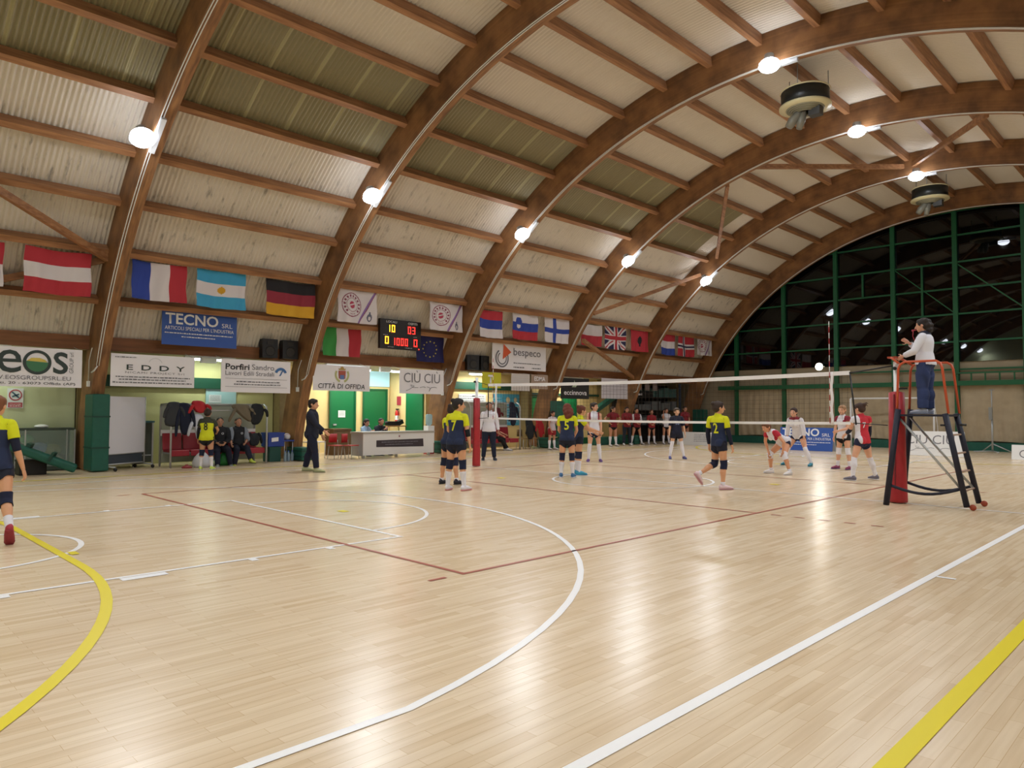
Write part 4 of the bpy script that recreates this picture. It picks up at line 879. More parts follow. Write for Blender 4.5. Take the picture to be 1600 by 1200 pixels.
def crate(x0, x1, y0, y1, z0, z1, m, label, name='crate', cat='crate'):
    t = empty(name, ((x0 + x1) / 2, (y0 + y1) / 2, z0), 0, label, cat); g = MB(); g.bb((x0, y0, z0), (x1, y1, z1)); o = under(t, g.build('box', m)); b = o.modifiers.new('b', 'BEVEL'); b.width = .02; b.segments = 2
    g = MB(); g.bb((x0 - .01, y0 - .01, z1 - .05), (x1 + .01, y1 + .01, z1 - .005)); under(t, g.build('rim', m)); return t
crate(-11.2, -10.75, -3.45, -3.08, 0, .45, mat('green_crate', '114A42', .5), 'dark green crate on the floor under the blue cool box')
t = crate(-11.22, -10.75, -3.5, -2.98, .45, .88, mat('blue_box', '223E94', .45), 'blue cool box with a white label, standing on the green crate', 'cool_box', 'cool box'); poly(Frame((-10.74, -3.4, .5)), [[(0, .1), (.22, .12), (.22, .24), (0, .22)]], M_WHITE, t, 'label', .005)
t = empty('table', (-11.0, -2.85, 0), 0, 'small blue topped table holding a ball beside the cool box', 'table'); g = MB(); g.bb((-11.25, -2.96, .6), (-10.8, -2.62, .64)); under(t, g.build('top', mat('blue_top', '2B3F8E', .5)))
for x, y in ((-11.2, -2.93), (-11.2, -2.66), (-10.84, -2.93), (-10.84, -2.66)): g = MB(); g.tube([(x, y, 0), (x, y, .6)], .014, 6); under(t, g.build('leg', M_SIL))
def ball(x, y, z, label, m=None):
    t = empty('volleyball', (x, y, z), 0, label, 'ball'); g = MB(); g.ell((x, y, z), (.105, .105, .105), seg=20, rings=14); under(t, g.build('shell', m or mat('ball_white', 'D8D4D6', .5)))
    g = MB(); g.tube([(x + .1055 * math.cos(a) * .7, y + .1055 * math.sin(a), z + .1055 * math.cos(a) * .7) for a in np.linspace(0, 6.28, 25)[:-1]], .006, 5, closed=True); under(t, g.build('seam', mat('ball_pink', 'B0566A', .5)))
ball(-10.98, -2.78, .745, 'white and pink ball resting on the small blue table')
def bottle(x, y, i):
    m = MB(); m.lathe([(0, 0), (.042, .005), (.045, .03), (.045, .2), (.02, .27), (.014, .3)], (x, y, 0), 12); t = empty('water_bottle', (x, y, 0), 0, 'clear water bottle on the floor below the small blue table', 'bottle', 'water bottles below the small table'); under(t, m.build('body', mat('clear_plastic', '9DB4C4', .15, alpha=.55)))
    m = MB(); m.lathe([(.016, .295), (.016, .32), (0, .32)], (x, y, 0), 10); under(t, m.build('cap', mat('blue_cap', '2A55B0', .5)))
for i, (x, y) in enumerate([(-10.75, -2.95), (-10.66, -2.88), (-10.78, -2.83), (-10.68, -2.76), (-10.76, -2.7), (-10.64, -3.0)]): bottle(x, y, i)
t = empty('soap_dispenser', (-12.2, -3.4, 1.2), 0, 'small white dispenser on the wall right of the dugout', 'dispenser'); g = MB(); g.bb((-12.28, -3.35, 1.3), (-12.2, -3.2, 1.55)); under(t, g.build('case', M_WHITE)); g = MB(); g.bb((-12.2, -3.32, 1.2), (-12.14, -3.23, 1.3)); under(t, g.build('cup', M_BLACK))

# display case and slanted pad at far left
t = empty('display_case', (-11.6, -9.1, 0), 0, 'glazed case of jumbled things under the safety sign', 'display case')
g = MB(); g.bb((-11.93, -9.75, .02), (-11.4, -8.45, .12)); g.bb((-11.93, -9.75, 1.02), (-11.4, -8.45, 1.08)); g.bb((-11.93, -9.75, .1), (-11.9, -8.45, 1.05)); under(t, g.build('carcass', mat('case_dark', '3C4A40', .5)))
g = MB()
for y in (-9.75, -9.55, -8.65, -8.47): g.bb((-11.42, y, .1), (-11.39, y + .03, 1.04))
under(t, g.build('glazing_bar', M_SIL))
g = MB(); g.bb((-11.4, -9.73, .12), (-11.395, -8.47, 1.02)); under(t, g.build('pane', mat('case_glass', 'BFD6CC', .08, alpha=.25)))
def lump(x, y, z, r, h, label, k):
    m = MB(); rr = random.Random(k); m.ell((x, y, z + r * .8), (r, r * 1.1, r * .8), Matrix.Rotation(rr.uniform(0, 3), 3, 'Z'), seg=10, rings=7); tag(m.build('stored_bundle', mat('bundle_%d' % k, h, .8, bump=.3)), label, 'bundle')
for k, (y, z, r, h, l) in enumerate([(-9.2, .4, .2, '2C56A0', 'blue bundle inside the glazed case'), (-8.9, .35, .2, '6E6A30', 'olive bundle inside the glazed case'), (-9.5, .35, .17, '8A9A50', 'yellow green bundle inside the glazed case'),
    (-9.45, .68, .15, '3F8A55', 'green bundle at the upper left in the glazed case'), (-8.75, .12, .18, '54301F', 'brown bundle at the bottom of the glazed case'), (-9.15, .12, .16, '7B8580', 'grey bundle at the bottom of the glazed case')]): lump(-11.65, y, z, r, h, l, k)
m = MB(); m.ell((-11.65, -9.15, 1.12), (.14, .16, .05)); tag(m.build('folded_cloth', M_WHITE), 'white folded cloth on top of the glazed case', 'cloth')
t = empty('slanted_pad', (-10.3, -9.2, 0), 0, 'long green pad leaning down from a dark box at far left', 'padding')
g = MB(); g.beam((-10.35, -10.05, .72), (-10.0, -8.75, .12), .42, .2); o = under(t, g.build('pad', M_PAD)); b = o.modifiers.new('b', 'BEVEL'); b.width = .06; b.segments = 3
g = MB(); g.beam((-10.35, -9.7, .67), (-10.32, -9.62, .635), .43, .21); g.beam((-10.1, -9.25, .445), (-10.08, -9.2, .42), .43, .21); under(t, g.build('strap', mat('dark_green_strap', '0A3F34', .6)))
crate(-10.75, -10.25, -9.85, -9.3, 0, .36, mat('dark_box', '15110F', .7), 'dark box under the slanted green pad', 'box', 'box')
# small wire/bracket boxes on arches
def wbox(x, y, z, label):
    t = empty('junction_box', (x, y, z), 0, label, 'junction box', 'cable boxes on the arch legs'); g = MB(); g.bb((x - .05, y - .06, z - .07), (x + .05, y, z + .07)); under(t, g.build('case', M_WHITE)); g = MB(); g.tube([(x, y - .03, z + .07), (x + .02, y - .03, z + .6), (x + .18, y - .01, z + .9)], .012, 6); under(t, g.build('pipe', M_CABLE))
for k, l in ((2, 'cable box low on the nearest arch leg'), (3, 'cable box low on the arch leg left of the town banner'), (4, 'cable box low on the arch leg right of the signature banner')): wbox(-10.62, ARCH_Y[k] - .01, 2.2, l)

# ------------------------------------------------------------ scorers' table
t = empty('scorers_table', (-10.7, .8, 0), 0, 'long white scorers table with a dark sponsor strip', 'table')
MT = mat('table_white', 'E4E2E0', .5); TY0, TY1, TX = -.55, 2.35, -10.15
g = MB(); g.bb((TX - .75, TY0 - .03, .8), (TX + .02, TY1 + .03, .86)); under(t, g.build('top', mat('table_top', 'A9A49C', .5)))
g = MB(); g.bb((TX - .03, TY0, .1), (TX, TY1, .8)); under(t, g.build('front_panel', MT))
for y in (TY0, TY1 - .03): g = MB(); g.bb((TX - .72, y, .08), (TX - .03, y + .03, .8)); under(t, g.build('side_panel', mat('table_side', 'A3A9AE', .5)))
f = Frame((TX, TY0, 0)); poly(f, [[(.5, .36), (2.45, .33), (2.43, .6), (.5, .58)]], mat('strip_dark', '3A3036', .6), t, 'sponsor_strip', .006); greek(f, [(.7, 2.2, .5, .03), (.85, 2.0, .42, .03)], M_GREYINK, t, .01, seed=20)
poly(f, disc(1.42, .7, .03), mat('logo_wine', '8C4A5E', .8), t, 'emblem', .006)
for y in (TY0 + .1, TY0 + 1.4, TY1 - .12):
    g = MB(); g.bb((TX - .2, y - .03, 0), (TX - .1, y + .03, .1)); under(t, g.build('leg', M_SIL))
# water dispenser
t = empty('water_dispenser', (-10.9, 2.75, 0), 0, 'water cooler with clear bottle at the right end of the scorers table', 'water cooler')
g = MB(); g.bb((-11.05, 2.6, 0), (-10.78, 2.88, .4)); under(t, g.build('base', mat('red_box', 'A0302E', .5))); g = MB(); g.bb((-11.05, 2.6, .4), (-10.78, 2.88, 1.02)); under(t, g.build('cabinet', M_WHITE))
g = MB(); g.lathe([(.05, 0), (.12, .06), (.125, .38), (.09, .42), (0, .42)], (-10.92, 2.74, 1.02), 16); under(t, g.build('bottle', mat('cooler_bottle', 'A9D0DA', .15, alpha=.6)))
# camera gear table behind
t = empty('equipment_table', (-12.6, 2.4, 0), 0, 'small wooden table carrying dark equipment behind the scorers', 'table'); g = MB(); g.bb((-12.9, 1.95, .96), (-12.4, 2.85, 1.0)); under(t, g.build('top', mat('table_wood', 'A07A4A', .5)))
for x in (-12.87, -12.43):
    for y in (1.98, 2.82): g = MB(); g.tube([(x, y, 0), (x, y, .96)], .015, 6); under(t, g.build('leg', M_BLACK))
m = MB(); m.bb((-12.75, 2.1, 1.0), (-12.5, 2.5, 1.16)); m.box((-12.6, 2.62, 1.1), (.2, .3, .16), Matrix.Rotation(.4, 3, 'X')); m.tube([(-12.6, 2.15, 1.12), (-12.5, 1.95, 1.1)], .05, 8); tag(m.build('equipment_case', M_BLACK), 'dark equipment lying on the small wooden table', 'equipment')
# red chairs and white bench left of the table
def chair(x, y, rz, m, label):
    t = empty('plastic_chair', (x, y, 0), rz, label, 'chair', 'plastic chairs along the bays')
    g = MB(); g.box((0, 0, .43), (.42, .42, .03)); o = g.build('seat', m, t); b = o.modifiers.new('b', 'BEVEL'); b.width = .02; b.segments = 2
    g = MB(); n = 8; vs = []
    for i in range(n + 1):
        a = (i / n - .5) * 1.2
        for z in (.52, .8): vs += [(.26 * math.sin(a), -.21 - .05 * math.cos(a) + .04, z), (.26 * math.sin(a), -.24 - .05 * math.cos(a) + .04, z)]
    fs = []
    for i in range(n):
        q = 4 * i; fs += [(q, q + 4, q + 6, q + 2), (q + 1, q + 3, q + 7, q + 5), (q + 2, q + 6, q + 7, q + 3), (q, q + 1, q + 5, q + 4)]
    g.add(vs, fs + [(0, 2, 3, 1), (4 * n, 4 * n + 1, 4 * n + 3, 4 * n + 2)], 0, True); g.build('backrest', m, t)
    for sx in (-1, 1):
        for sy in (-1, 1): g = MB(); g.tube([(sx * .17, sy * .17, .42), (sx * .2, sy * .21, 0)], .012, 6); g.build('leg', M_SIL, t)
    g = MB(); g.tube([(-.17, -.2, .43), (-.17, -.22, .6)], .01, 6); g.build('back_strut', M_SIL, t); return t
MRC = mat('chair_red', 'B32B2E', .45)
chair(-10.7, -1.2, -1.57, MRC, 'red plastic chair behind the coach\'s outstretched hand'); chair(-10.45, -.85, -1.2, MRC, 'second red plastic chair touching the left end of the scorers table')
chair(-11.6, .35, -1.57, M_BLACK, 'black chair of the left scorer behind the table'); chair(-11.6, .95, -1.57, M_BLACK, 'black chair of the right scorer behind the table')
chair(-11.0, 7.75, -1.57, mat('chair_wood', '8C7350', .5), 'wooden framed chair right of the far bench'); chair(-11.0, 8.3, -1.4, mat('chair_wood', '8C7350', .5), 'wooden framed chair next to the tall green pad')
t = empty('low_table', (-11.3, -1.6, 0), 0, 'low white tubular bench behind the walking coach', 'bench'); g = MB(); g.bb((-11.5, -2.0, .52), (-11.1, -1.35, .55)); under(t, g.build('top', M_WHITE))
for x in (-11.48, -11.12):
    for y in (-1.98, -1.68, -1.37): g = MB(); g.tube([(x, y, 0), (x, y, .52)], .014, 6); under(t, g.build('leg', M_WHITE))
t = empty('wall_crate', (-13.2, .0, 0), 0, 'brown carton beside the left green door', 'box'); g = MB(); g.bb((-12.9, -.35, 0), (-12.3, .35, .9)); under(t, g.build('carton', mat('carton', '6B5236', .8))); g = MB(); g.bb((-12.92, -.37, .86), (-12.28, .37, .92)); under(t, g.build('lid', mat('carton', '6B5236', .8)))

# green padded beam and slanted green mat in the fifth bay
m = MB(); m.beam((-11.2, 12.7, 1.6), (-11.2, 14.68, 2.5), .2, .34, up=Vector((1, 0, 0))); o = m.build('leaning_pad', M_PAD); b = o.modifiers.new('b', 'BEVEL'); b.width = .03; tag(o, 'green padded beam leaning above the hands on hips player', 'padding')
m = MB(); m.beam((-10.6, 9.75, .02), (-10.95, 10.6, 1.5), .6, .12); o = m.build('leaning_mat', mat('green_mat', '12694A', .6)); b = o.modifiers.new('b', 'BEVEL'); b.width = .03; tag(o, 'green mat propped behind player number 5', 'mat')
m = MB(); m.bb((-11.4, 12.6, 0), (-11.0, 14.4, .38)); o = m.build('folded_mat', M_PAD); b = o.modifiers.new('b', 'BEVEL'); b.width = .04; tag(o, 'folded green mat on the floor behind the red shirted players', 'mat')
# dark storage shelving in the farthest bay
t = empty('storage_rack', (-12, 18, 0), 0, 'dark storage rack filling the farthest bay', 'shelving')
g = MB()
for z in (.05, .85, 1.6, 2.3): g.bb((-12.45, 15.2, z), (-11.75, 20.6, z + .04))
under(t, g.build('shelf', mat('rack_dark', '2A2622', .6)))
for y in (15.2, 17.0, 18.8, 20.6): g = MB(); g.bb((-12.45, y - .03, 0), (-12.4, y + .03, 2.9)); g.bb((-11.8, y - .03, 0), (-11.75, y + .03, 2.9)); under(t, g.build('upright', mat('rack_dark', '2A2622', .6)))
g = MB(); g.bb((-12.5, 15.05, 0), (-12.45, 20.7, 3.0)); under(t, g.build('back_sheet', mat('rack_back', '241E1A', .8)))
rr = random.Random(5); cols = [('grey', '6E7274'), ('dark green', '24463C'), ('maroon', '5E2A2E'), ('pale', 'A8A4A0'), ('black', '1E1E20'), ('teal', '4A6E6C')]
k = 0
for z, zn in ((.9, 'middle'), (1.65, 'upper'), (2.35, 'top')):
    y = 15.4; j = 0
    while y < 20.2:
        w = rr.uniform(.35, .8); h = rr.uniform(.25, .5); cn, cc = cols[(k * 5 + j) % 6]; m = MB(); m.bb((-12.3, y, z), (-11.78, y + w, z + h)); m.bb((-12.31, y - .01, z + h - .05), (-11.77, y + w + .01, z + h)); o = m.build('storage_box', mat('store_' + cn.replace(' ', '_'), cc, .7))
        tag(o, '%s box on the %s shelf of the dark rack, %s from the left' % (cn, zn, ORD[j].replace('lowest', 'first')), 'box', 'boxes on the storage rack'); y += w + rr.uniform(.08, .3); k += 1; j += 1
r, f, w, h = banner(15.3, 17.9, 2.3, 2.62, 'black strip banner with small white word in the farthest bay', M_BLACK, X=-11.5); greek(f, [(1.1, 1.65, .1, .12)], M_BAN, r, seed=4)
for i, y in enumerate((15.8, 16.5, 17.2, 17.9)):
    m = MB(); m.bb((-11.52, y, 2.66), (-11.5, y + .42, 3.14)); o = m.build('pennant', mat('pennant_pale', '9A8A88', .8)); tag(o, 'pale pennant above the black strip banner, %s from the left' % ['first', 'second', 'third', 'fourth'][i], 'pennant', 'pennants in the farthest bay')
# ------------------------------------------------------------ people
def skin(h): return mat('skin_' + h, h, .5, var=.05, scale=6)
def nrm(v): v = np.asarray(v, float); return v / max(np.linalg.norm(v), 1e-9)
def dirv(pitch, out, side):
    p, o = math.radians(pitch), math.radians(out); return np.array([side * math.sin(o), math.cos(o) * math.sin(p), -math.cos(o) * math.cos(p)])
def loft(mb, P, rad, ref=(1, 0, 0), seg=14):
    """closed tube, rad = list of (half width along ref, half depth)"""
    P = [np.asarray(p, float) for p in P]; n = len(P); vs = []; rings = []
    for i in range(n):
        t = nrm(P[min(i + 1, n - 1)] - P[max(i - 1, 0)]); a = np.array(ref, float); a = nrm(a - t * a.dot(t)); b = np.cross(t, a); rings.append((P[i], a, b, rad[i], t))
    full = []
    def cap(r, s):
        c, a, b, (ra, rb), t = r; m = min(ra, rb); out = []
        for q in (80, 45): x = math.radians(q); out.append((c + t * s * m * math.sin(x), a, b, (ra * math.cos(x), rb * math.cos(x)), t))
        return out
    full = cap(rings[0], -1) + rings + cap(rings[-1], 1)[::-1]
    for c, a, b, (ra, rb), t in full:
        for k in range(seg): q = 2 * math.pi * k / seg; vs.append(tuple(c + a * ra * math.cos(q) + b * rb * math.sin(q)))
    m = len(full); fs = [(i * seg + k, i * seg + (k + 1) % seg, (i + 1) * seg + (k + 1) % seg, (i + 1) * seg + k) for i in range(m - 1) for k in range(seg)]
    fs += [tuple(range(seg))[::-1], tuple((m - 1) * seg + k for k in range(seg))]; mb.add(vs, fs, 0, True)
def rcone(mb, P, r, seg=12): loft(mb, P, [(x, x) for x in r], ref=(1, .3, .2) if abs(nrm(np.array(P[-1]) - np.array(P[0]))[0]) < .8 else (0, 1, 0), seg=seg)
def remesh(mb, vox):
    me = bpy.data.meshes.new('tmp'); me.from_pydata(mb.v, [], mb.f); bm = bmesh.new(); bm.from_mesh(me); bmesh.ops.recalc_face_normals(bm, faces=bm.faces); bm.to_mesh(me); bm.free()
    o = bpy.data.objects.new('tmp', me); TMP.collection.objects.link(o); m = o.modifiers.new('r', 'REMESH'); m.mode = 'VOXEL'; m.voxel_size = vox; m.adaptivity = 0
    vl = TMP.view_layers[0]; vl.update(); dg = vl.depsgraph; dg.update(); ev = o.evaluated_get(dg); em = ev.to_mesh()
    n = len(em.vertices); V = np.empty(n * 3, np.float32); em.vertices.foreach_get('co', V); V = V.reshape(-1, 3).astype(float)
    k = len(em.polygons); L = np.empty(len(em.loops), np.int32); em.loops.foreach_get('vertex_index', L)
    Fq = L.reshape(-1, 4) if len(L) == 4 * k else np.array([list(p.vertices)[:4] for p in em.polygons if len(p.vertices) == 4])
    ev.to_mesh_clear(); bpy.data.objects.remove(o); bpy.data.meshes.remove(me); return V, Fq
TMP = bpy.data.scenes.new('tmp')
def edges_of(F): return np.concatenate([F[:, [0, 1]], F[:, [1, 2]], F[:, [2, 3]], F[:, [3, 0]]])
def smooth(V, F, it, lam=.5):
    E = edges_of(F); n = len(V); deg = np.bincount(np.concatenate([E[:, 0], E[:, 1]]), minlength=n).astype(float); deg[deg == 0] = 1
    for _ in range(it):
        A = np.zeros_like(V)
        for c in range(3): A[:, c] = np.bincount(E[:, 0], V[E[:, 1], c], n) + np.bincount(E[:, 1], V[E[:, 0], c], n)
        V = V + lam * (A / deg[:, None] - V)
    return V
def normals(V, F):
    nf = np.cross(V[F[:, 2]] - V[F[:, 0]], V[F[:, 3]] - V[F[:, 1]]); N = np.zeros_like(V)
    for c in range(3):
        for k in range(4): N[:, c] += np.bincount(F[:, k], nf[:, c], len(V))
    return N / np.maximum(np.linalg.norm(N, axis=1, keepdims=True), 1e-9)

def person(label, loc, rz, H, pose, fit, group=None, vox=.0095, fem=True):
    """pose: lean, side, twist, head(yaw,pitch), L/R leg (thigh pitch, out, shin pitch), L/R arm (pitch,out,fpitch,fout), drop, curl
       local axes: +Y the way the person faces, +X the person's right"""
    h = H; g = pose.get; lean, sl = math.radians(g('lean', 0)), math.radians(g('side', 0)); tw = math.radians(g('twist', 0))
    up = np.array([math.sin(sl), math.sin(lean) * math.cos(sl), math.cos(lean) * math.cos(sl)]); up2 = nrm(up + np.array([0, math.sin(lean) * .12, 0]))
    w = .97 if fem else 1.08; wide = fit.get('wide', 1.0) * w
    P0 = np.zeros(3)                                        # pelvis centre
    hipw = .054 * h; shw = .098 * h * (w if fem else 1.07)
    X = np.array([math.cos(tw), math.sin(tw), 0]); X = nrm(X - up * X.dot(up))
    chest = P0 + up * .20 * h; neck = P0 + up * .285 * h + up2 * .0; shc = P0 + up * .272 * h
    J = {}; legs = {}
    mb = MB(); bones = []
    def bone(n, a, b, r): bones.append((n, np.array(a), np.array(b), r))
    # trunk
    rr = [(.080, .062), (.094, .068), (.090, .064), (.074, .054), (.082, .060), (.094, .064), (.088, .056), (.05, .042)]
    tt = [-.035, .0, .04, .10, .16, .215, .262, .285]; hipx = np.array([1, 0, 0])
    loft(mb, [P0 + up * t * h for t in tt], [(a * h * wide, b * h * wide) for a, b in rr], ref=tuple(nrm(X + hipx)), seg=20)
    if fem:
        fw_ = nrm(np.cross(up, X));
        for s in (-1, 1): mb.ell(P0 + up * .205 * h + X * s * .04 * h + fw_ * .05 * h, (.036 * h, .03 * h, .036 * h))
    fw_ = nrm(np.cross(up, X))
    for s in (-1, 1): mb.ell(P0 - fw_ * .028 * h + hipx * s * .042 * h - up * .012 * h, (.05 * h * wide, .047 * h * wide, .052 * h))
    bone('trunk', P0 - up * .06 * h, P0 + up * .27 * h, .09 * h)
    # head
    hy, hp = g('head', (0, 0)); hy = math.radians(hy); hp = math.radians(hp) + lean * g('hfollow', .35)
    Rh = Matrix.Rotation(math.atan2(-X[0] * 0 + X[1], X[0]) + hy, 3, 'Z') @ Matrix.Rotation(-hp, 3, 'X')
    nb = P0 + up * .285 * h; hc = nb + nrm(up2 + np.array([0, .15 * math.sin(lean), 0])) * .055 * h + np.array(Rh @ Vector((0, .012 * h, .052 * h)))
    rcone(mb, [nb - up * .01 * h, nb + (hc - nb) * .62], [.034 * h, .03 * h]); bone('neck', nb, nb + (hc - nb) * .45, .034 * h)
    for s in (-1, 1): rcone(mb, [nb - up * .006 * h, shc + X * s * shw * .75 - up * .004 * h], [.03 * h, .028 * h])
    hr = .066 * h
    def hp_(x, y, z): return hc + np.array(Rh @ Vector((x * hr, y * hr, z * hr)))
    mb.ell(hp_(0, -.08, .18), (hr * .80, hr * 1.0, hr * .92), Rh); mb.ell(hp_(0, .22, -.35), (hr * .60, hr * .66, hr * .68), Rh); mb.ell(hp_(0, .56, -.78), (hr * .3, hr * .26, hr * .22), Rh)
    loft(mb, [hp_(0, .84, .12), hp_(0, .98, -.12), hp_(0, 1.1, -.3)], [(hr * .09, hr * .1), (hr * .12, hr * .13), (hr * .17, hr * .13)], seg=8)
    mb.ell(hp_(0, .84, -.56), (hr * .24, hr * .12, hr * .1), Rh); mb.ell(hp_(0, .78, .24), (hr * .5, hr * .14, hr * .1), Rh)
    for s in (-1, 1): mb.ell(hp_(s * .82, -.05, -.08), (hr * .09, hr * .2, hr * .28), Rh)
    bone('head', hp_(0, .1, -.4), hp_(0, 0, .3), hr)
    # legs
    foot = {}
    for s, key in ((-1, 'L'), (1, 'R')):
        tp, to, sp = g(key + 'leg', (0, 4, 0)); so = g(key + 'sout', to)
        a = P0 + hipx * s * hipw - np.array([0, 0, .02 * h]); k = a + dirv(tp, to, s) * .235 * h; an = k + dirv(sp, so, s) * .235 * h
        kd = nrm(dirv(tp, to, s) + dirv(sp, so, s)); t1, t2 = dirv(tp, to, s), dirv(sp, so, s); back = np.array([0, -1., 0]); bk = nrm(back - t2 * back.dot(t2))
        loft(mb, [a + t1 * .0, a + t1 * .06 * h, a + t1 * .14 * h, a + t1 * .2 * h, k], [(x * h * wide, y * h * wide) for x, y in ((.052, .056), (.051, .054), (.042, .045), (.034, .036), (.031, .033))])
        loft(mb, [k, k + t2 * .04 * h + bk * .004 * h, k + t2 * .085 * h + bk * .008 * h, k + t2 * .15 * h, an], [(x * h, y * h) for x, y in ((.031, .033), (.031, .033), (.033, .036), (.024, .026), (.0195, .022))])
        fy = math.radians(g(key + 'toe', 8)); fp = math.radians(g(key + 'fp', 0)); fd = np.array([s * math.sin(fy) * math.cos(fp), math.cos(fy) * math.cos(fp), math.sin(fp)]); fn = nrm(np.cross(np.array([fd[1], -fd[0], 0]), fd))
        heel = an - fd * .02 * h - fn * .018 * h; toe = an + fd * .10 * h - fn * .026 * h; loft(mb, [heel, (heel * .55 + toe * .45) + fn * .006 * h, toe], [(.019 * h, .02 * h), (.024 * h, .018 * h), (.022 * h, .011 * h)])
        foot[key] = (an, fd, fn); bone(key + 'thigh', a, k, .047 * h); bone(key + 'shin', k, an, .03 * h); bone(key + 'foot', heel, toe, .025 * h)
        J[key + 'knee'] = k
    # arms and hands
    curl = g('curl', 35)
    for s, key in ((-1, 'L'), (1, 'R')):
        ap_, ao, fpp, fo = g(key + 'arm', (5, 10, 15, 6)); a = shc + X * s * shw - up * .008 * h
        u = dirv(ap_, ao, s); f = dirv(fpp, fo, s)
        if g('armrel', 1) and abs(tw) > .01: Rt = np.array(Matrix.Rotation(tw, 3, 'Z')); u = Rt @ u; f = Rt @ f
        e = a + u * .168 * h; wr = e + f * .148 * h
        tgt = g(key + 'hand')
        if tgt is not None:                                  # reach for a point (two-bone reach)
            tg = (J[tgt[0]] + np.array(tgt[1]) * h) if isinstance(tgt[0], str) else np.array(tgt[0]) * h
            d = tg - a; L1, L2 = .168 * h, .148 * h; D_ = min(max(np.linalg.norm(d), .06 * h), (L1 + L2) * .995); dn = nrm(d)
            ca = (L1 * L1 + D_ * D_ - L2 * L2) / (2 * L1 * D_); pole = np.array(g(key + 'pole', (s * .6, -.3, -.6)), float); pole = nrm(pole - dn * pole.dot(dn))
            e = a + dn * L1 * ca + pole * L1 * math.sqrt(max(0, 1 - ca * ca)); wr = a + dn * D_; u = nrm(e - a); f = nrm(wr - e)
        rcone(mb, [a, a + u * .05 * h, a + u * .11 * h, e], [.030 * h * wide ** .5, .0285 * h * wide ** .5, .025 * h, .0215 * h]); rcone(mb, [e, e + f * .04 * h, e + f * .1 * h, wr], [.0215 * h, .0225 * h, .0175 * h, .0135 * h])
        hd = nrm(f + np.array([0, 0, -.12])); outx = X * s; sp_ = np.cross(hd, outx); sp_ = nrm(sp_) if np.linalg.norm(sp_) > .2 else np.array([0, 1., 0])
        if sp_[1] + sp_[2] * .5 < 0: sp_ = -sp_
        pn = nrm(np.cross(hd, sp_)); pn = pn if pn.dot(outx) < 0 else -pn           # palm normal points inward
        pal = wr + hd * .045 * h; loft(mb, [wr + hd * .004 * h, wr + hd * .025 * h, wr + hd * .052 * h], [(.015 * h, .010 * h), (.021 * h, .0095 * h), (.0225 * h, .008 * h)], ref=tuple(sp_))
        fr_ = max(.0048 * h, vox * .62)
        for q, (off, L_) in enumerate(((.0165, .036), (.0058, .041), (-.005, .038), (-.0155, .031))):
            b0 = wr + hd * .052 * h + sp_ * off * h * 1.12; c1 = math.radians(curl * .6); c2 = math.radians(curl * 1.4 + q * 4)
            b1 = b0 + (hd * math.cos(c1) + pn * math.sin(c1) + sp_ * off * 1.5) * L_ * .5 * h; b2 = b1 + (hd * math.cos(c2) + pn * math.sin(c2)) * L_ * .52 * h
            rcone(mb, [b0, b1, b2], [fr_ * 1.05, fr_, fr_ * .85], 8)
        t0 = wr + hd * .014 * h + sp_ * .014 * h; t1 = t0 + (hd * .55 + sp_ * .75 + pn * .25) * .028 * h; t2 = t1 + (hd * .9 + sp_ * .3 + pn * .3) * .024 * h; rcone(mb, [t0, t1, t2], [fr_ * 1.35, fr_ * 1.1, fr_ * .9], 8)
        bone(key + 'upper', a, e, .027 * h); bone(key + 'fore', e, wr, .02 * h); bone(key + 'hand', wr, wr + hd * .09 * h, .022 * h); J[key + 'wrist'] = wr; J[key + 'elbow'] = e; J[key + 'hand'] = wr + hd * .06 * h
    V, Fq = remesh(mb, vox); V = smooth(V, Fq, 1)
    minz = min(float(V[:, 2].min()) - .022, 1e9) if not fit.get('bare') else float(V[:, 2].min())
    base = g('pelvis', None); dz = (base if base is not None else -minz); sh = np.array([0, 0, dz])
    root = empty('person', loc, math.radians(rz), label, 'person', group)
    def obj(name, v, f, mats, mi=None, parent=root): return np_mesh(name, np.asarray(v) + sh, f, mats, mi, True, parent)
    sk = skin(fit.get('skin', 'D9A27E')); obj('body', V, Fq, [sk])
    # nearest bone per vertex
    D = []; T = []
    for n, a, b, r in bones:
        ab = b - a; t = np.clip(((V - a) @ ab) / (ab @ ab), 0, 1); D.append(np.linalg.norm(V - (a + t[:, None] * ab), axis=1) / r); T.append(((V - a) @ ab) / (ab @ ab))
    D = np.array(D); T = np.array(T); near = D.argmin(0); names = [b[0] for b in bones]; tv = T[near, np.arange(len(V))]; N = normals(V, Fq)
    NV = np.array(names)[near]
    def region(sel, off, name, m, it=3, mi_fn=None, mats=None, parent=root, solid=.004):
        keep = sel[Fq].all(1)
        if keep.sum() < 4: return None
        f = Fq[keep]; u, inv = np.unique(f, return_inverse=True); f2 = inv.reshape(-1, 4)
        o_ = off[u] if isinstance(off, np.ndarray) else off
        v = V[u] + N[u] * (o_[:, None] if isinstance(o_, np.ndarray) else o_)
        E = edges_of(f2); cnt = {}
        key = np.sort(E, 1); uu, c = np.unique(key, axis=0, return_counts=True); bd = np.unique(uu[c == 1])
        v2 = smooth(v, f2, it); v2[bd] = .5 * v[bd] + .5 * v2[bd]; BE = uu[c == 1]
        for _ in range(8):                                    # even out the hem lines
            A = np.zeros_like(v2); dgr = np.zeros(len(v2))
            for a_, b_ in ((0, 1), (1, 0)): np.add.at(A, BE[:, a_], v2[BE[:, b_]]); np.add.at(dgr, BE[:, a_], 1)
            q_ = dgr > 0; v2[q_] += .6 * (A[q_] / dgr[q_][:, None] - v2[q_])
        mi = None
        if mi_fn is not None: ce = V[f].mean(1); mi = mi_fn(ce, tv[f].mean(1), NV[f[:, 0]])
        o = obj(name, v2, f2, mats or [m], mi, parent)
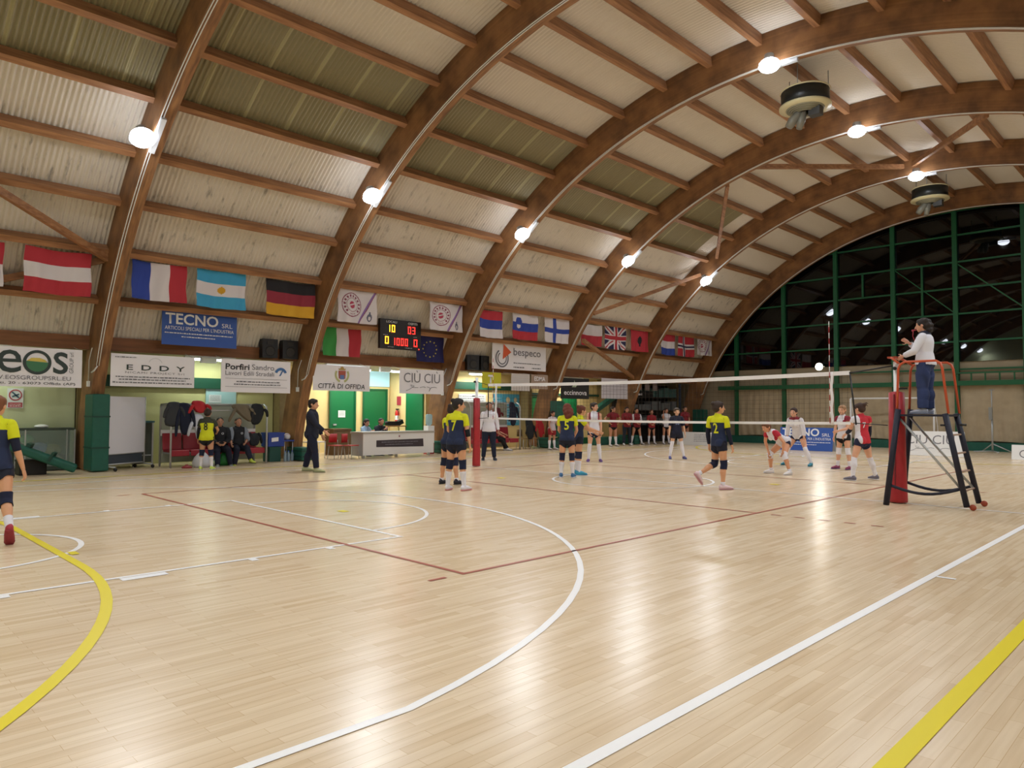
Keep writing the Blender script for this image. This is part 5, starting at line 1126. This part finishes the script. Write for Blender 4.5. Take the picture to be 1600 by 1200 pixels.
        s = o.modifiers.new('thickness', 'SOLIDIFY'); s.thickness = solid; s.offset = -1; return o, v2, f2
    tr = (NV == 'trunk') | (NV == 'neck'); tT = T[names.index('trunk')]
    isin = lambda *ks: np.isin(NV, ks)
    arms_u = isin('Lupper', 'Rupper'); arms_f = isin('Lfore', 'Rfore'); th = isin('Lthigh', 'Rthigh'); shn = isin('Lshin', 'Rshin'); ft = isin('Lfoot', 'Rfoot')
    # shorts or trousers
    if fit.get('shorts'):
        c, L_, off = fit['shorts']; sel = ((NV == 'trunk') & (tT < .3)) | (th & (tv < L_)); region(sel, off, 'shorts', mat('cloth_' + c, c, .85), 4)
    if fit.get('trousers'):
        c, off = fit['trousers']; sel = ((NV == 'trunk') & (tT < .3)) | th | (shn & (tv < .97)); of = np.full(len(V), off); of[NV == 'trunk'] = .012; of[shn] = off * 1.25; of[shn & (tv > .6)] = off * 1.5; region(sel, of, 'trousers', mat('cloth_' + c, c, .9), 6)
    for k in fit.get('pads', ()):
        key, c = k; i1 = NV == key + 'thigh'; i2 = NV == key + 'shin'; region((i1 & (tv > .76)) | (i2 & (tv < .24)), .013, 'knee_pad', mat('cloth_' + c, c, .9), 3)
    if fit.get('socks'):
        c, t0 = fit['socks']
        for key in 'LR': region(((NV == key + 'shin') & (tv > t0)) | ((NV == key + 'thigh') & (tv > 1.0 + t0) if t0 < 0 else False), .007, 'sock', mat('cloth_' + c, c, .9), 2)
    for key, c, a_, b_ in fit.get('sleeves', ()): region(((NV == key + 'upper') & (tv > a_)) | ((NV == key + 'fore') & (tv < b_)), .008, 'arm_sleeve', mat('cloth_' + c, c, .9), 2)
    # shirt
    if fit.get('shirt'):
        q = fit['shirt']; sl_ = q.get('sleeve', .55); hem = q.get('hem', .1); off = q.get('off', .014); cols = q['cols']; ms = [mat('cloth_' + c, c, .85) for c in cols]
        sel = ((NV == 'trunk') & (tT > hem)) | ((NV == 'neck') & (tv < q.get('collar', .25)))
        if sl_ > 0: sel |= arms_u & (tv < min(sl_, 1.2))
        if sl_ > 1: sel |= arms_f & (tv < sl_ - 1)
        if hem < 0: sel |= th & (tv < -hem)
        of = np.full(len(V), off); of[arms_u & (tv > .1)] *= q.get('loose', 1.3); of[(NV == 'trunk') & (tT < .5)] *= q.get('waist', 1.35)
        style = q.get('style', 'plain')
        def fn(ce, t, nm):
            tt_ = ((ce - bones[0][1]) @ (bones[0][2] - bones[0][1])) / ((bones[0][2] - bones[0][1]) @ (bones[0][2] - bones[0][1])); x = (ce - P0) @ X; mi = np.zeros(len(ce), int)
            up_ = np.isin(nm, ('Lupper', 'Rupper'))
            if style == 'yoke':                      # coloured shoulders, arms and yoke over a dark body
                mi[(tt_ > .865) & ~up_] = 1; mi[up_ & (t < .62)] = 1
            if style == 'shoulder': mi[(np.abs(x) > .055 * h) & (tt_ > .72)] = 1; mi[up_] = 1
            if style == 'side': mi[x < -.045 * h] = 1
            if style == 'sleeves': mi[up_ | np.isin(nm, ('Lfore', 'Rfore'))] = 1
            if style == 'redside': mi[x > .0] = 1
            return mi
        rs = region(sel, of, 'shirt', None, 4, fn, ms)
        if rs:
            so, sv, sf = rs
            if q.get('collarcol'): region((NV == 'neck') & (tv < .6) | ((NV == 'trunk') & (tT > 1.03)), off * 1.25, 'collar', mat('cloth_' + q['collarcol'], q['collarcol'], .8), 2)
            bv = BVHTree.FromPolygons([tuple(v) for v in sv], [tuple(int(i) for i in f) for f in sf])
            for (s_, cx, cz, tw_, thh, col, side) in q.get('text', ()):
                cu = bpy.data.curves.new('t', 'FONT'); cu.body = s_; cu.offset = .018; cu.resolution_u = 2; o = bpy.data.objects.new('t', cu); me = bpy.data.meshes.new_from_object(o)
                bm = bmesh.new(); bm.from_mesh(me); bmesh.ops.triangulate(bm, faces=bm.faces)
                xs = [v.co.x for v in bm.verts]; ys = [v.co.y for v in bm.verts]; x0, x1, y0_, y1_ = min(xs), max(xs), min(ys), max(ys)
                for v in bm.verts: v.co = Vector(((v.co.x - x0) / (x1 - x0) * tw_ - tw_ / 2, (v.co.y - y0_) / (y1_ - y0_) * thh - thh / 2, 0))
                for _ in range(3):
                    ee = [e for e in bm.edges if e.calc_length() > .025]
                    if ee: bmesh.ops.subdivide_edges(bm, edges=ee, cuts=1); bmesh.ops.triangulate(bm, faces=bm.faces)
                sg = -1 if side == 'back' else 1; fwd = nrm(np.cross(up, X)); ok = True
                for v in bm.verts:
                    base_ = P0 + up * (cz * h + v.co.y) + X * ((cx + v.co.x) * (1 if sg < 0 else -1)); org = base_ + fwd * sg * .5
                    hit = bv.ray_cast(Vector(org), Vector(-fwd * sg)); p_ = np.array(hit[0]) + fwd * sg * .006 if hit[0] is not None else base_ + fwd * sg * .09 * h; v.co = Vector(p_ + sh)
                bm.to_mesh(me); bm.free(); me.materials.clear(); me.materials.append(mat('print_' + col, col, .7)); me.name = 'shirt_print'
                bpy.data.objects.remove(o); bpy.data.curves.remove(cu); o = bpy.data.objects.new('shirt_print', me); link(o, so)
    # shoes
    if fit.get('shoes'):
        c, c2 = fit['shoes']
        for key in 'LR':
            an, fd, fn_ = foot[key]; m_ = MB(); P = [an - fd * .026 * h - fn_ * .016 * h, an + fd * .0 * h - fn_ * .016 * h, an + fd * .045 * h - fn_ * .02 * h, an + fd * .085 * h - fn_ * .025 * h, an + fd * .112 * h - fn_ * .029 * h]
            loft(m_, P, [(.021 * h, .027 * h), (.025 * h, .03 * h), (.027 * h, .023 * h), (.029 * h, .016 * h), (.021 * h, .011 * h)], ref=(1, 0, 0)); loft(m_, [an - fn_ * .015 * h, an + fn_ * .012 * h - fd * .004 * h], [(.024 * h, .026 * h), (.022 * h, .024 * h)])
            o = m_.build('shoe', mat('shoe_' + c, c, .6), root); o.location = sh
            m_ = MB(); P = [an + fd * t_ * h - fn_ * .042 * h for t_ in (-.04, 0, .05, .09, .125)]; loft(m_, P, [(.02 * h, .006 * h), (.026 * h, .007 * h), (.028 * h, .006 * h), (.031 * h, .006 * h), (.02 * h, .005 * h)]); q_ = m_.build('sole', mat('shoe_' + c2, c2, .6), o)
    # face
    for s in (-1, 1):
        m_ = MB(); m_.ell(hp_(s * .31, .80, .06), (hr * .13, hr * .07, hr * .07), Rh, seg=8, rings=5); o = m_.build('eye', mat('eye_white', 'E8E4E0', .3), root); o.location = sh
        m_ = MB(); m_.ell(hp_(s * .31, .865, .06), (hr * .06, hr * .03, hr * .06), Rh, seg=8, rings=5); m_.build('iris', mat('iris_dark', '2A1C14', .3), o)
        m_ = MB(); m_.ell(hp_(s * .33, .84, .26), (hr * .2, hr * .06, hr * .035), Rh, seg=8, rings=5); o = m_.build('eyebrow', mat('hair_' + fit['hair'][1], fit['hair'][1], .7), root); o.location = sh
    m_ = MB(); m_.ell(hp_(0, .93, -.57), (hr * .2, hr * .05, hr * .055), Rh, seg=8, rings=5); o = m_.build('mouth', mat('lips', 'A85A50', .5), root); o.location = sh
    # hair
    st, hcx = fit['hair']; m_ = MB(); k_ = .78 if st == 'cropped' else .86
    m_.ell(hp_(0, -.16, .30), (hr * (k_ + .04), hr * 1.0, hr * (k_ + .06)), Rh, seg=18, rings=12); m_.ell(hp_(0, -.45, .0), (hr * k_, hr * .7, hr * .8), Rh)
    if st != 'cropped': m_.ell(hp_(0, .4, .72), (hr * .62, hr * .45, hr * .34), Rh)
    if st == 'shaggy':
        for a in np.linspace(0, 6.28, 11)[:-1]: m_.ell(hp_(.6 * math.cos(a), -.15 + .65 * math.sin(a), .45), (hr * .34, hr * .36, hr * .5), Rh)
        m_.ell(hp_(0, -.75, -.35), (hr * .62, hr * .3, hr * .5), Rh)
    def chain(pts, rs): rcone(m_, [hp_(*p) for p in pts], [r * hr for r in rs])
    if st == 'bun': m_.ell(hp_(0, -.95, .75), (hr * .42, hr * .42, hr * .4), Rh)
    if st == 'messybun':
        m_.ell(hp_(0, -1.0, .7), (hr * .4, hr * .45, hr * .4), Rh); chain([(0, -1.1, .9), (.1, -1.5, 1.05), (.25, -1.8, .8)], [.2, .14, .05]); chain([(0, -1.1, .7), (-.2, -1.6, .7), (-.1, -1.8, .3)], [.2, .12, .05])
    if st == 'ponytail': chain([(0, -.9, .55), (0, -1.35, .4), (0, -1.5, -.3), (0, -1.35, -1.1), (.05, -1.2, -1.7)], [.25, .3, .3, .25, .08])
    if st == 'sidetail': chain([(0, -.9, .5), (.5, -1.3, .3), (.8, -1.4, -.5), (.8, -1.3, -1.3), (.9, -1.1, -1.9)], [.25, .34, .38, .3, .1])
    if st == 'curly':
        for a, b_, c_ in ((0, -.85, .5), (.5, -.6, .6), (-.5, -.6, .6), (0, -1.1, -.1), (.5, -.9, -.1), (-.5, -.9, -.1), (0, -1.0, -.7), (.35, -.9, -.8), (-.35, -.9, -.8)): m_.ell(hp_(a, b_, c_), (hr * .45, hr * .42, hr * .45), Rh)
    if st == 'bushy':
        for a, b_, c_ in ((0, -.9, -.1), (.55, -.8, -.35), (-.55, -.8, -.35), (0, -1.15, -.7), (.5, -1.05, -1.0), (-.45, -1.05, -.95), (.15, -1.1, -1.45), (-.2, -1.0, -1.6)): m_.ell(hp_(a, b_, c_), (hr * .6, hr * .5, hr * .62), Rh)
    if st == 'long':
        for s in (-1, 1): chain([(s * .55, -.5, .3), (s * .75, -.6, -.6), (s * .7, -.7, -1.4)], [.45, .4, .2])
        chain([(0, -.8, .0), (0, -.95, -.8), (0, -.95, -1.6)], [.6, .55, .3])
    hv, hf = remesh(m_, max(vox * .9, .009)); hv = smooth(hv, hf, 2); ho = obj('hair', hv, hf, [mat('hair_' + hcx, hcx, .7, var=.2, scale=30, bump=.3)])
    if st in ('bun', 'ponytail') and fit.get('tie'): m_ = MB(); m_.ell(hp_(0, -.72, .72), (hr * .28, hr * .2, hr * .28), Rh); o = m_.build('hair_tie', mat('tie_' + fit['tie'], fit['tie'], .6), ho); o.location = sh
    return root, J, sh
def joint_world(p, name): root, J, sh = p; return Matrix.Rotation(root.rotation_euler[2], 3, 'Z') @ Vector(J[name] + sh) + Vector(root.location)

NV_, YL, W_, RD, MR = '1E2A4A', 'D6D916', 'E4E2EA', 'C23038', '7E1A26'
def yb(num, **k):
    t = [(num, 0, .165, .11 if len(num) < 2 else .16, .21, 'D9DC20', 'back'), ('Offida', 0, .105, .16, .035, '9A9A40', 'back'), ('ciucci', .0, .055, .09, .03, 'A9A9B4', 'back')] if num else []
    d = dict(shirt=dict(cols=[NV_, YL], style='yoke', sleeve=.62, hem=.06, text=t[:1]), shorts=('15182A', .34, .012), pads=[('L', '161C38'), ('R', '161C38')], socks=(W_, .32), shoes=(W_, 'D98A8A'), skin='D9A07A', hair=('bun', '2A1A14')); d.update(k); return d
# navy and yellow team
person('player in navy and yellow shirt number 7 seen from behind beside the far net post', (-1.06, -4.36, 0), 22, 1.80, dict(lean=3, head=(-50, 0), Lleg=(-1, 5, -3), Rleg=(3, 5, -2), Larm=(22, 14, 62, -22), Rarm=(4, 10, 10, 6), Rtoe=12), yb('7', hair=('bun', '1C1412'), sleeves=[('R', '15151C', .8, .35)], wide=1.06), vox=.008)
person('player in navy standing mostly hidden behind player number 7', (-2.05, -3.72, 0), 10, 1.70, dict(lean=8, head=(0, 5), Lleg=(0, 6, -4), Rleg=(4, 10, -6), Larm=(10, 6, 45, -15), Rarm=(10, 6, 45, -15)), yb('', shoes=('1E2030', '1A1A22'), socks=(W_, .85), hair=('bun', '2A1A14')))
person('player number 5 in navy and yellow with bushy auburn hair', (-1.38, -.66, 0), 34, 1.74, dict(lean=4, head=(20, 4), Lleg=(0, 3, -3), Rleg=(0, 3, -3), Larm=(14, 8, 60, -14), Rarm=(14, 10, 55, -16)), yb('5', hair=('bushy', '6A2E1C'), shoes=('3C6FA0', W_), socks=(W_, .3), wide=1.04), vox=.008)
person('player in yellow shoulders reaching an arm forward beside player number 5', (-1.72, .16, 0), -38, 1.70, dict(lean=5, head=(10, 6), Lleg=(2, 4, -3), Rleg=(0, 4, -3), Larm=(38, 10, 66, -6), Rarm=(40, 8, 72, 0)), yb('', hair=('bun', '6A3420'), shoes=('3FA0C0', '3F9AC4')))
person('player number 2 in navy and yellow walking with one foot lifted, her back to us', (2.36, -.3, 0), -28, 1.77, dict(lean=-3, side=1, twist=30, head=(-40, 0), Lleg=(-4, 2, -62), Rleg=(6, 2, -6), Lfp=-50, Larm=(6, 14, 18, 4), Rarm=(4, 10, 14, 8)), yb('2', hair=('bun', '33231A'), tie='A8B86A', socks=(W_, .82), sleeves=[('L', '161A30', .55, .9), ('R', '161A30', .55, .9)], shoes=('E0C6CC', 'C08A96')), vox=.008)
person('player in navy and yellow with red shoes cut by the left edge', (-.58, -11.9, 0), 84, 1.76, dict(lean=6, side=0, twist=-26, head=(-8, 0), Lleg=(24, 3, 12), Rleg=(-22, 3, -46), Rfp=-42, Larm=(24, 10, 60, 0), Rarm=(-6, 16, 12, 12)), yb('8', hair=('shaggy', '7A4A2A'), shoes=('A82A3A', '8E2634'), socks=(W_, .6), sleeves=[('R', '161A30', .5, .12)], wide=1.06), vox=.008)
# number 8, yellow libero at the dugout
person('player in yellow shirt number 8 standing with her back turned at the dugout', (-9.1, -6.0, 0), 52, 1.58, dict(lean=3, head=(0, 8), Lleg=(0, 4, -3), Rleg=(1, 4, -3), Larm=(6, 16, 14, 6), Rarm=(24, 20, 72, -18)), dict(shirt=dict(cols=['D2D61C', '34362A'], style='yoke', sleeve=.6, hem=.02, off=.018, text=[('8', 0, .17, .1, .2, '20241E', 'back')]), shorts=('181A1E', .22, .012), pads=[('L', '161C38'), ('R', '161C38')], socks=(W_, .3), shoes=('C9E06A', W_), sleeves=[('L', '1A1A22', .6, .95)], skin='C99372', hair=('bun', '2C1C14'), wide=1.12), vox=.009)
# coach
person('coach in dark tracksuit reaching out a hand by the arch left of the scorers table', (-6.78, -4.28, 0), -48, 1.86, dict(lean=0, head=(-4, 2), Lleg=(-12, 2, -16), Rleg=(16, 2, 6), Larm=(8, 5, 30, 0), Rarm=(32, 4, 52, -2), curl=15), dict(shirt=dict(cols=['161A2C'], sleeve=1.96, hem=-.04, off=.024, collar=.5), trousers=('141830', .022), shoes=('B4B68E', '8C9070'), skin='D29C7C', hair=('shaggy', '1C1412')), fem=False, vox=.009)
# dugout men
def sitp(**k): d = dict(lean=-6, pelvis=.52, Lleg=(82, 8, 4), Rleg=(82, 8, 4), Larm=(25, 8, 68, -28), Rarm=(25, 8, 68, -28), head=(0, 6)); d.update(k); return d
DK = dict(shirt=dict(cols=['15181F'], sleeve=1.96, hem=.02, off=.03, collar=.5, text=[('O', .06, .2, .07, .06, 'C9CED6', 'front')]), trousers=('12162A', .022), shoes=('9AA09A', '303030'), skin='B98A70', hair=('cropped', '1E1815'))
person('seated man in black tracksuit with crossed legs on the left of the dugout', (-10.5, -5.07, 0), -105, 1.8, sitp(Rleg=(78, 2, 30), Lleg=(84, 10, -4)), dict(DK), fem=False, vox=.010)
person('seated man in black jacket with pale grey sleeves in the dugout', (-10.5, -4.53, 0), -95, 1.78, sitp(Lleg=(88, 2, 40), Rleg=(82, 10, 0), Rarm=(30, 14, 60, 10)), dict(DK, shirt=dict(cols=['17191F', '7F8792'], style='sleeves', sleeve=1.5, hem=.02, off=.03, collar=.5, text=[('O', .06, .2, .07, .06, 'C9CED6', 'front')]), shoes=('B9C84A', '505030'), skin='C9967C', hair=('cropped', '4A3A2C')), fem=False, vox=.010)
# officials
person('second referee in white shirt and navy trousers standing by the far net post', (-6.98, 2.05, 0), -128, 1.84, dict(head=(4, 2), Lleg=(2, 5, 0), Rleg=(-2, 5, -2), Larm=(2, 13, 10, 8), Rarm=(2, 13, 10, 8)), dict(shirt=dict(cols=[W_], sleeve=1.8, hem=.05, off=.018, collar=.4), trousers=('1B2238', .02), shoes=('23252E', '4A5A7A'), skin='B07C64', hair=('cropped', '241A16'), wide=1.06), fem=False, vox=.009)
up_ = person('referee in white jumper on the tall stand blowing a whistle, one hand raised', (6.05, .02, 1.535), 92, 1.63, dict(lean=0, head=(0, 4), Lleg=(3, 5, -2), Rleg=(0, 5, -2), Lhand=((-.07, .19, .075),), Rhand=((.07, .17, .225),), curl=12, hfollow=0), dict(shirt=dict(cols=['E2E2EC'], sleeve=1.86, hem=.1, off=.022, collar=.3, collarcol='1C2238'), trousers=('2E3C66', .032), sleeves=[('L', '1A1E34', 2, .0)], shoes=('AEB4C6', '8C93A8'), skin='D8A084', hair=('curly', '1E1412'), wide=1.14), vox=.008)
wp = Vector((5.97, .02, 2.98)); t = empty('whistle', wp, 0, 'red whistle with lanyard at the mouth of the referee on the stand', 'whistle'); m = MB(); m.tube([(5.915, .02, 2.985), (5.87, .02, 2.98)], .012, 8); m.ell((5.865, .02, 2.975), (.018, .012, .018)); under(t, m.build('barrel', mat('whistle_red', 'A82A3E', .4)))
m = MB(); m.tube([(5.875, .02, 2.97), (5.86, .04, 2.88), (5.89, .06, 2.79), (5.95, .05, 2.74)], .007, 6); under(t, m.build('lanyard', mat('whistle_red', 'A82A3E', .4)))
SC = dict(trousers=('1A1E30', .02), shoes=('202228', '202228'), hair=('cropped', '1C1412'))
person('woman scorer with pulled back dark hair seated left behind the table', (-11.55, .35, 0), -75, 1.66, sitp(lean=14, pelvis=.52, head=(-18, 6), Larm=(30, 8, 70, -10), Rarm=(35, 10, 120, -20)), dict(SC, shirt=dict(cols=['9DB4CC'], sleeve=1.9, hem=.05, off=.02), skin='C99078', hair=('long', '17110F')), vox=.012)
person('scorer in dark jacket resting chin on hand right behind the table', (-11.55, .95, 0), -80, 1.72, sitp(lean=14, pelvis=.52, head=(-10, 6), Larm=(34, 6, 66, -10), Rarm=(40, 8, 138, -26)), dict(SC, shirt=dict(cols=['1A1C26'], sleeve=1.96, hem=.05, off=.026, collar=.5), skin='B9826A'), fem=False, vox=.012)
# white and maroon team on the far side
def wt(**k): d = dict(shirt=dict(cols=['DEDCE4', '8A2436'], style='shoulder', sleeve=.0, hem=.02, off=.015), shorts=('1A1E3C', .3, .012), socks=(W_, -.12), shoes=('5A3478', 'C9C4D0'), skin='DDA88A', hair=('bun', '2E2018')); d.update(k); return d
person('player in white sleeveless shirt standing right of player number 5 behind the net', (-4.23, 3.93, 0), -140, 1.83, dict(head=(48, -4), lean=-2, Lleg=(-2, 6, 0), Rleg=(6, 5, -4), Larm=(3, 6, 8, 0), Rarm=(6, 6, 34, -14)), wt(), vox=.009)
person('player in dark navy kit with white leggings facing us behind the net', (-3.35, 7.2, 0), -135, 1.70, dict(head=(0, 6), lean=2, Lleg=(2, 10, 0), Rleg=(2, 10, 0), Larm=(4, 13, 10, 8), Rarm=(4, 13, 10, 8)), wt(shirt=dict(cols=['171A30'], sleeve=.95, hem=.0, off=.02, waist=1.4, text=[('M', 0, .15, .12, .05, '6A7AA0', 'front')]), shorts=('14172A', .5, .022), socks=(W_, -.3), shoes=('3C3A7A', '4A6AA0'), skin='E0B090', hair=('bun', '4A3A28')), vox=.010)
person('crouching player in white shirt with hands on knees behind the net', (1.65, 4.25, 0), 158, 1.76, dict(lean=60, hfollow=.1, head=(4, 14), Lleg=(38, 22, -16), Lsout=10, Rleg=(38, 22, -16), Rsout=10, Lhand=('Lknee', (0, .025, .05)), Rhand=('Rknee', (0, .025, .05)), curl=55), wt(shirt=dict(cols=['DEDCE4', 'B8283C'], style='shoulder', sleeve=.42, hem=.02, off=.014), socks=(W_, .82), pads=[('L', W_), ('R', W_)], shoes=('E6E2E2', 'D2CED0'), shorts=('1A1E3C', .2, .012), hair=('bun', '6A4228'), skin='D89C78'), vox=.008)
person('tall player in white long sleeves with legs apart before the blue floor board', (.68, 7.38, 0), 178, 1.84, dict(lean=26, head=(4, -2), hfollow=.1, Lleg=(20, 22, -14), Lsout=16, Rleg=(20, 22, -14), Rsout=16, Lhand=('Lknee', (.0, .03, .13)), Rhand=('Rknee', (0, .03, .13))), wt(shirt=dict(cols=['DEDCE4', 'DEDCE4'], sleeve=1.6, hem=.04, off=.016, collarcol='8A2436'), shoes=('2F7F92', '2F6F88'), hair=('sidetail', '33201A')), vox=.009)
person('player in white shirt with clasped hands beside the net side band', (2.12, 6.95, 0), 165, 1.76, dict(lean=3, head=(12, 0), Lleg=(2, 6, -2), Rleg=(2, 7, -2), Larm=(18, 6, 74, -24), Rarm=(8, 6, 24, -6)), wt(shirt=dict(cols=['DEDCE4', '8A2436'], style='shoulder', sleeve=.35, hem=.02, off=.015), socks=(W_, .62), shoes=('8A3A5C', '6A4A8A'), pads=[('L', W_), ('R', W_)], hair=('bun', 'A07A58'), shorts=('1A1418', .3, .012)), vox=.009)
person('player in red and white shirt with messy bun near the referee stand', (3.68, 3.88, 0), 72, 1.80, dict(lean=3, twist=-26, head=(32, 4), Lleg=(10, 14, -2), Lsout=10, Rleg=(-4, 15, -8), Rsout=17, Larm=(26, 6, 62, 4), Rarm=(8, 8, 22, 4)), wt(shirt=dict(cols=['C42C3A', 'E0DEE6'], style='side', sleeve=.3, hem=.02, off=.015, text=[('7', .0, .18, .08, .13, 'E6E4EA', 'back')]), socks=(W_, -.08), shoes=('6E6A78', 'D8D4D8'), hair=('messybun', '3A2418'), sleeves=[('R', '171A30', .55, .6), ('L', '171A30', .85, .5)]), vox=.008)
# red shirted reserves along the left wall
def rsv(**k): d = dict(shirt=dict(cols=[MR], sleeve=.6, hem=.0, off=.018), shorts=('1A1418', .22, .012), socks=(W_, .15), shoes=('D8D4D4', '3A3A44'), skin='C48A70', hair=('ponytail', '2A1A14')); d.update(k); return d
person('reserve in maroon shirt with hands on hips, leftmost of the waiting row', (-10.1, 12.65, 0), -115, 1.80, dict(Larm=(-8, 48, 34, -38), Rarm=(-8, 48, 34, -38), head=(20, 0)), rsv(), vox=.012)
person('reserve in maroon top and dark trousers in the waiting row', (-10.1, 13.7, 0), -125, 1.78, dict(Larm=(10, 8, 60, -35), Rarm=(10, 8, 60, -35)), rsv(trousers=('1C2230', .022), shorts=None, shirt=dict(cols=[MR], sleeve=1.9, hem=.0, off=.022), hair=('long', '2E1C16')), vox=.012)
person('reserve in maroon and white with legs astride in the waiting row', (-10.3, 14.75, 0), -120, 1.76, dict(Lleg=(0, 12, 0), Rleg=(0, 12, 0), Larm=(10, 12, 70, -30), Rarm=(10, 12, 70, -30)), rsv(shirt=dict(cols=[MR, 'D0CCD4'], style='sleeves', sleeve=1.2, hem=.0, off=.018)), vox=.012)
person('reserve in bright red shirt with white socks in the waiting row', (-10.1, 15.7, 0), -130, 1.66, dict(Larm=(5, 8, 60, -40), Rarm=(5, 8, 60, -40)), rsv(shirt=dict(cols=['96222C'], sleeve=.6, hem=.0, off=.018), hair=('bun', '5A3A28')), vox=.012)
person('reserve in white shirt raising one hand left of the navy dressed player', (-9.7, 16.35, 0), -120, 1.74, dict(Larm=(10, 8, 60, -20), Rarm=(60, 20, 165, 5)), rsv(shirt=dict(cols=['CFCBD2'], sleeve=.5, hem=.0, off=.018)), vox=.012)
person('reserve in maroon top half hidden behind the navy dressed player', (-9.3, 17.4, 0), -125, 1.84, dict(Larm=(5, 8, 50, -30), Rarm=(5, 8, 50, -30)), rsv(), vox=.012)
person('reserve in white top and red shorts half turned left of player number 5', (-9.95, 8.35, 0), -100, 1.58, dict(Larm=(14, 8, 70, -20), Rarm=(6, 10, 30, -6), lean=4), rsv(shirt=dict(cols=['CDBFC6'], sleeve=.2, hem=.05, off=.018), shorts=('96222C', .62, .02)), vox=.012)
person('seated player in red shirt and black trousers on the far bench', (-11.1, 6.15, 0), -60, 1.7, sitp(lean=8, head=(10, 4), Lleg=(84, 4, 6), Rleg=(78, 4, 36), Larm=(30, 6, 70, -10), Rarm=(30, 6, 60, -10)), rsv(shirt=dict(cols=['8E1E2C'], sleeve=.95, hem=.02, off=.02), shorts=None, trousers=('141418', .022), shoes=('C9C9D0', '8A8A92'), hair=('bun', '8A6A4A')), vox=.012)
ball(5.2, 19.5, 0.106, 'volleyball lying by the end wall') if False else None
bpy.data.scenes.remove(TMP)
for o in list(bpy.data.objects):
    if o.type == 'MESH' and o.parent is None and o.name.split('.')[0] == 'tmp': bpy.data.objects.remove(o)
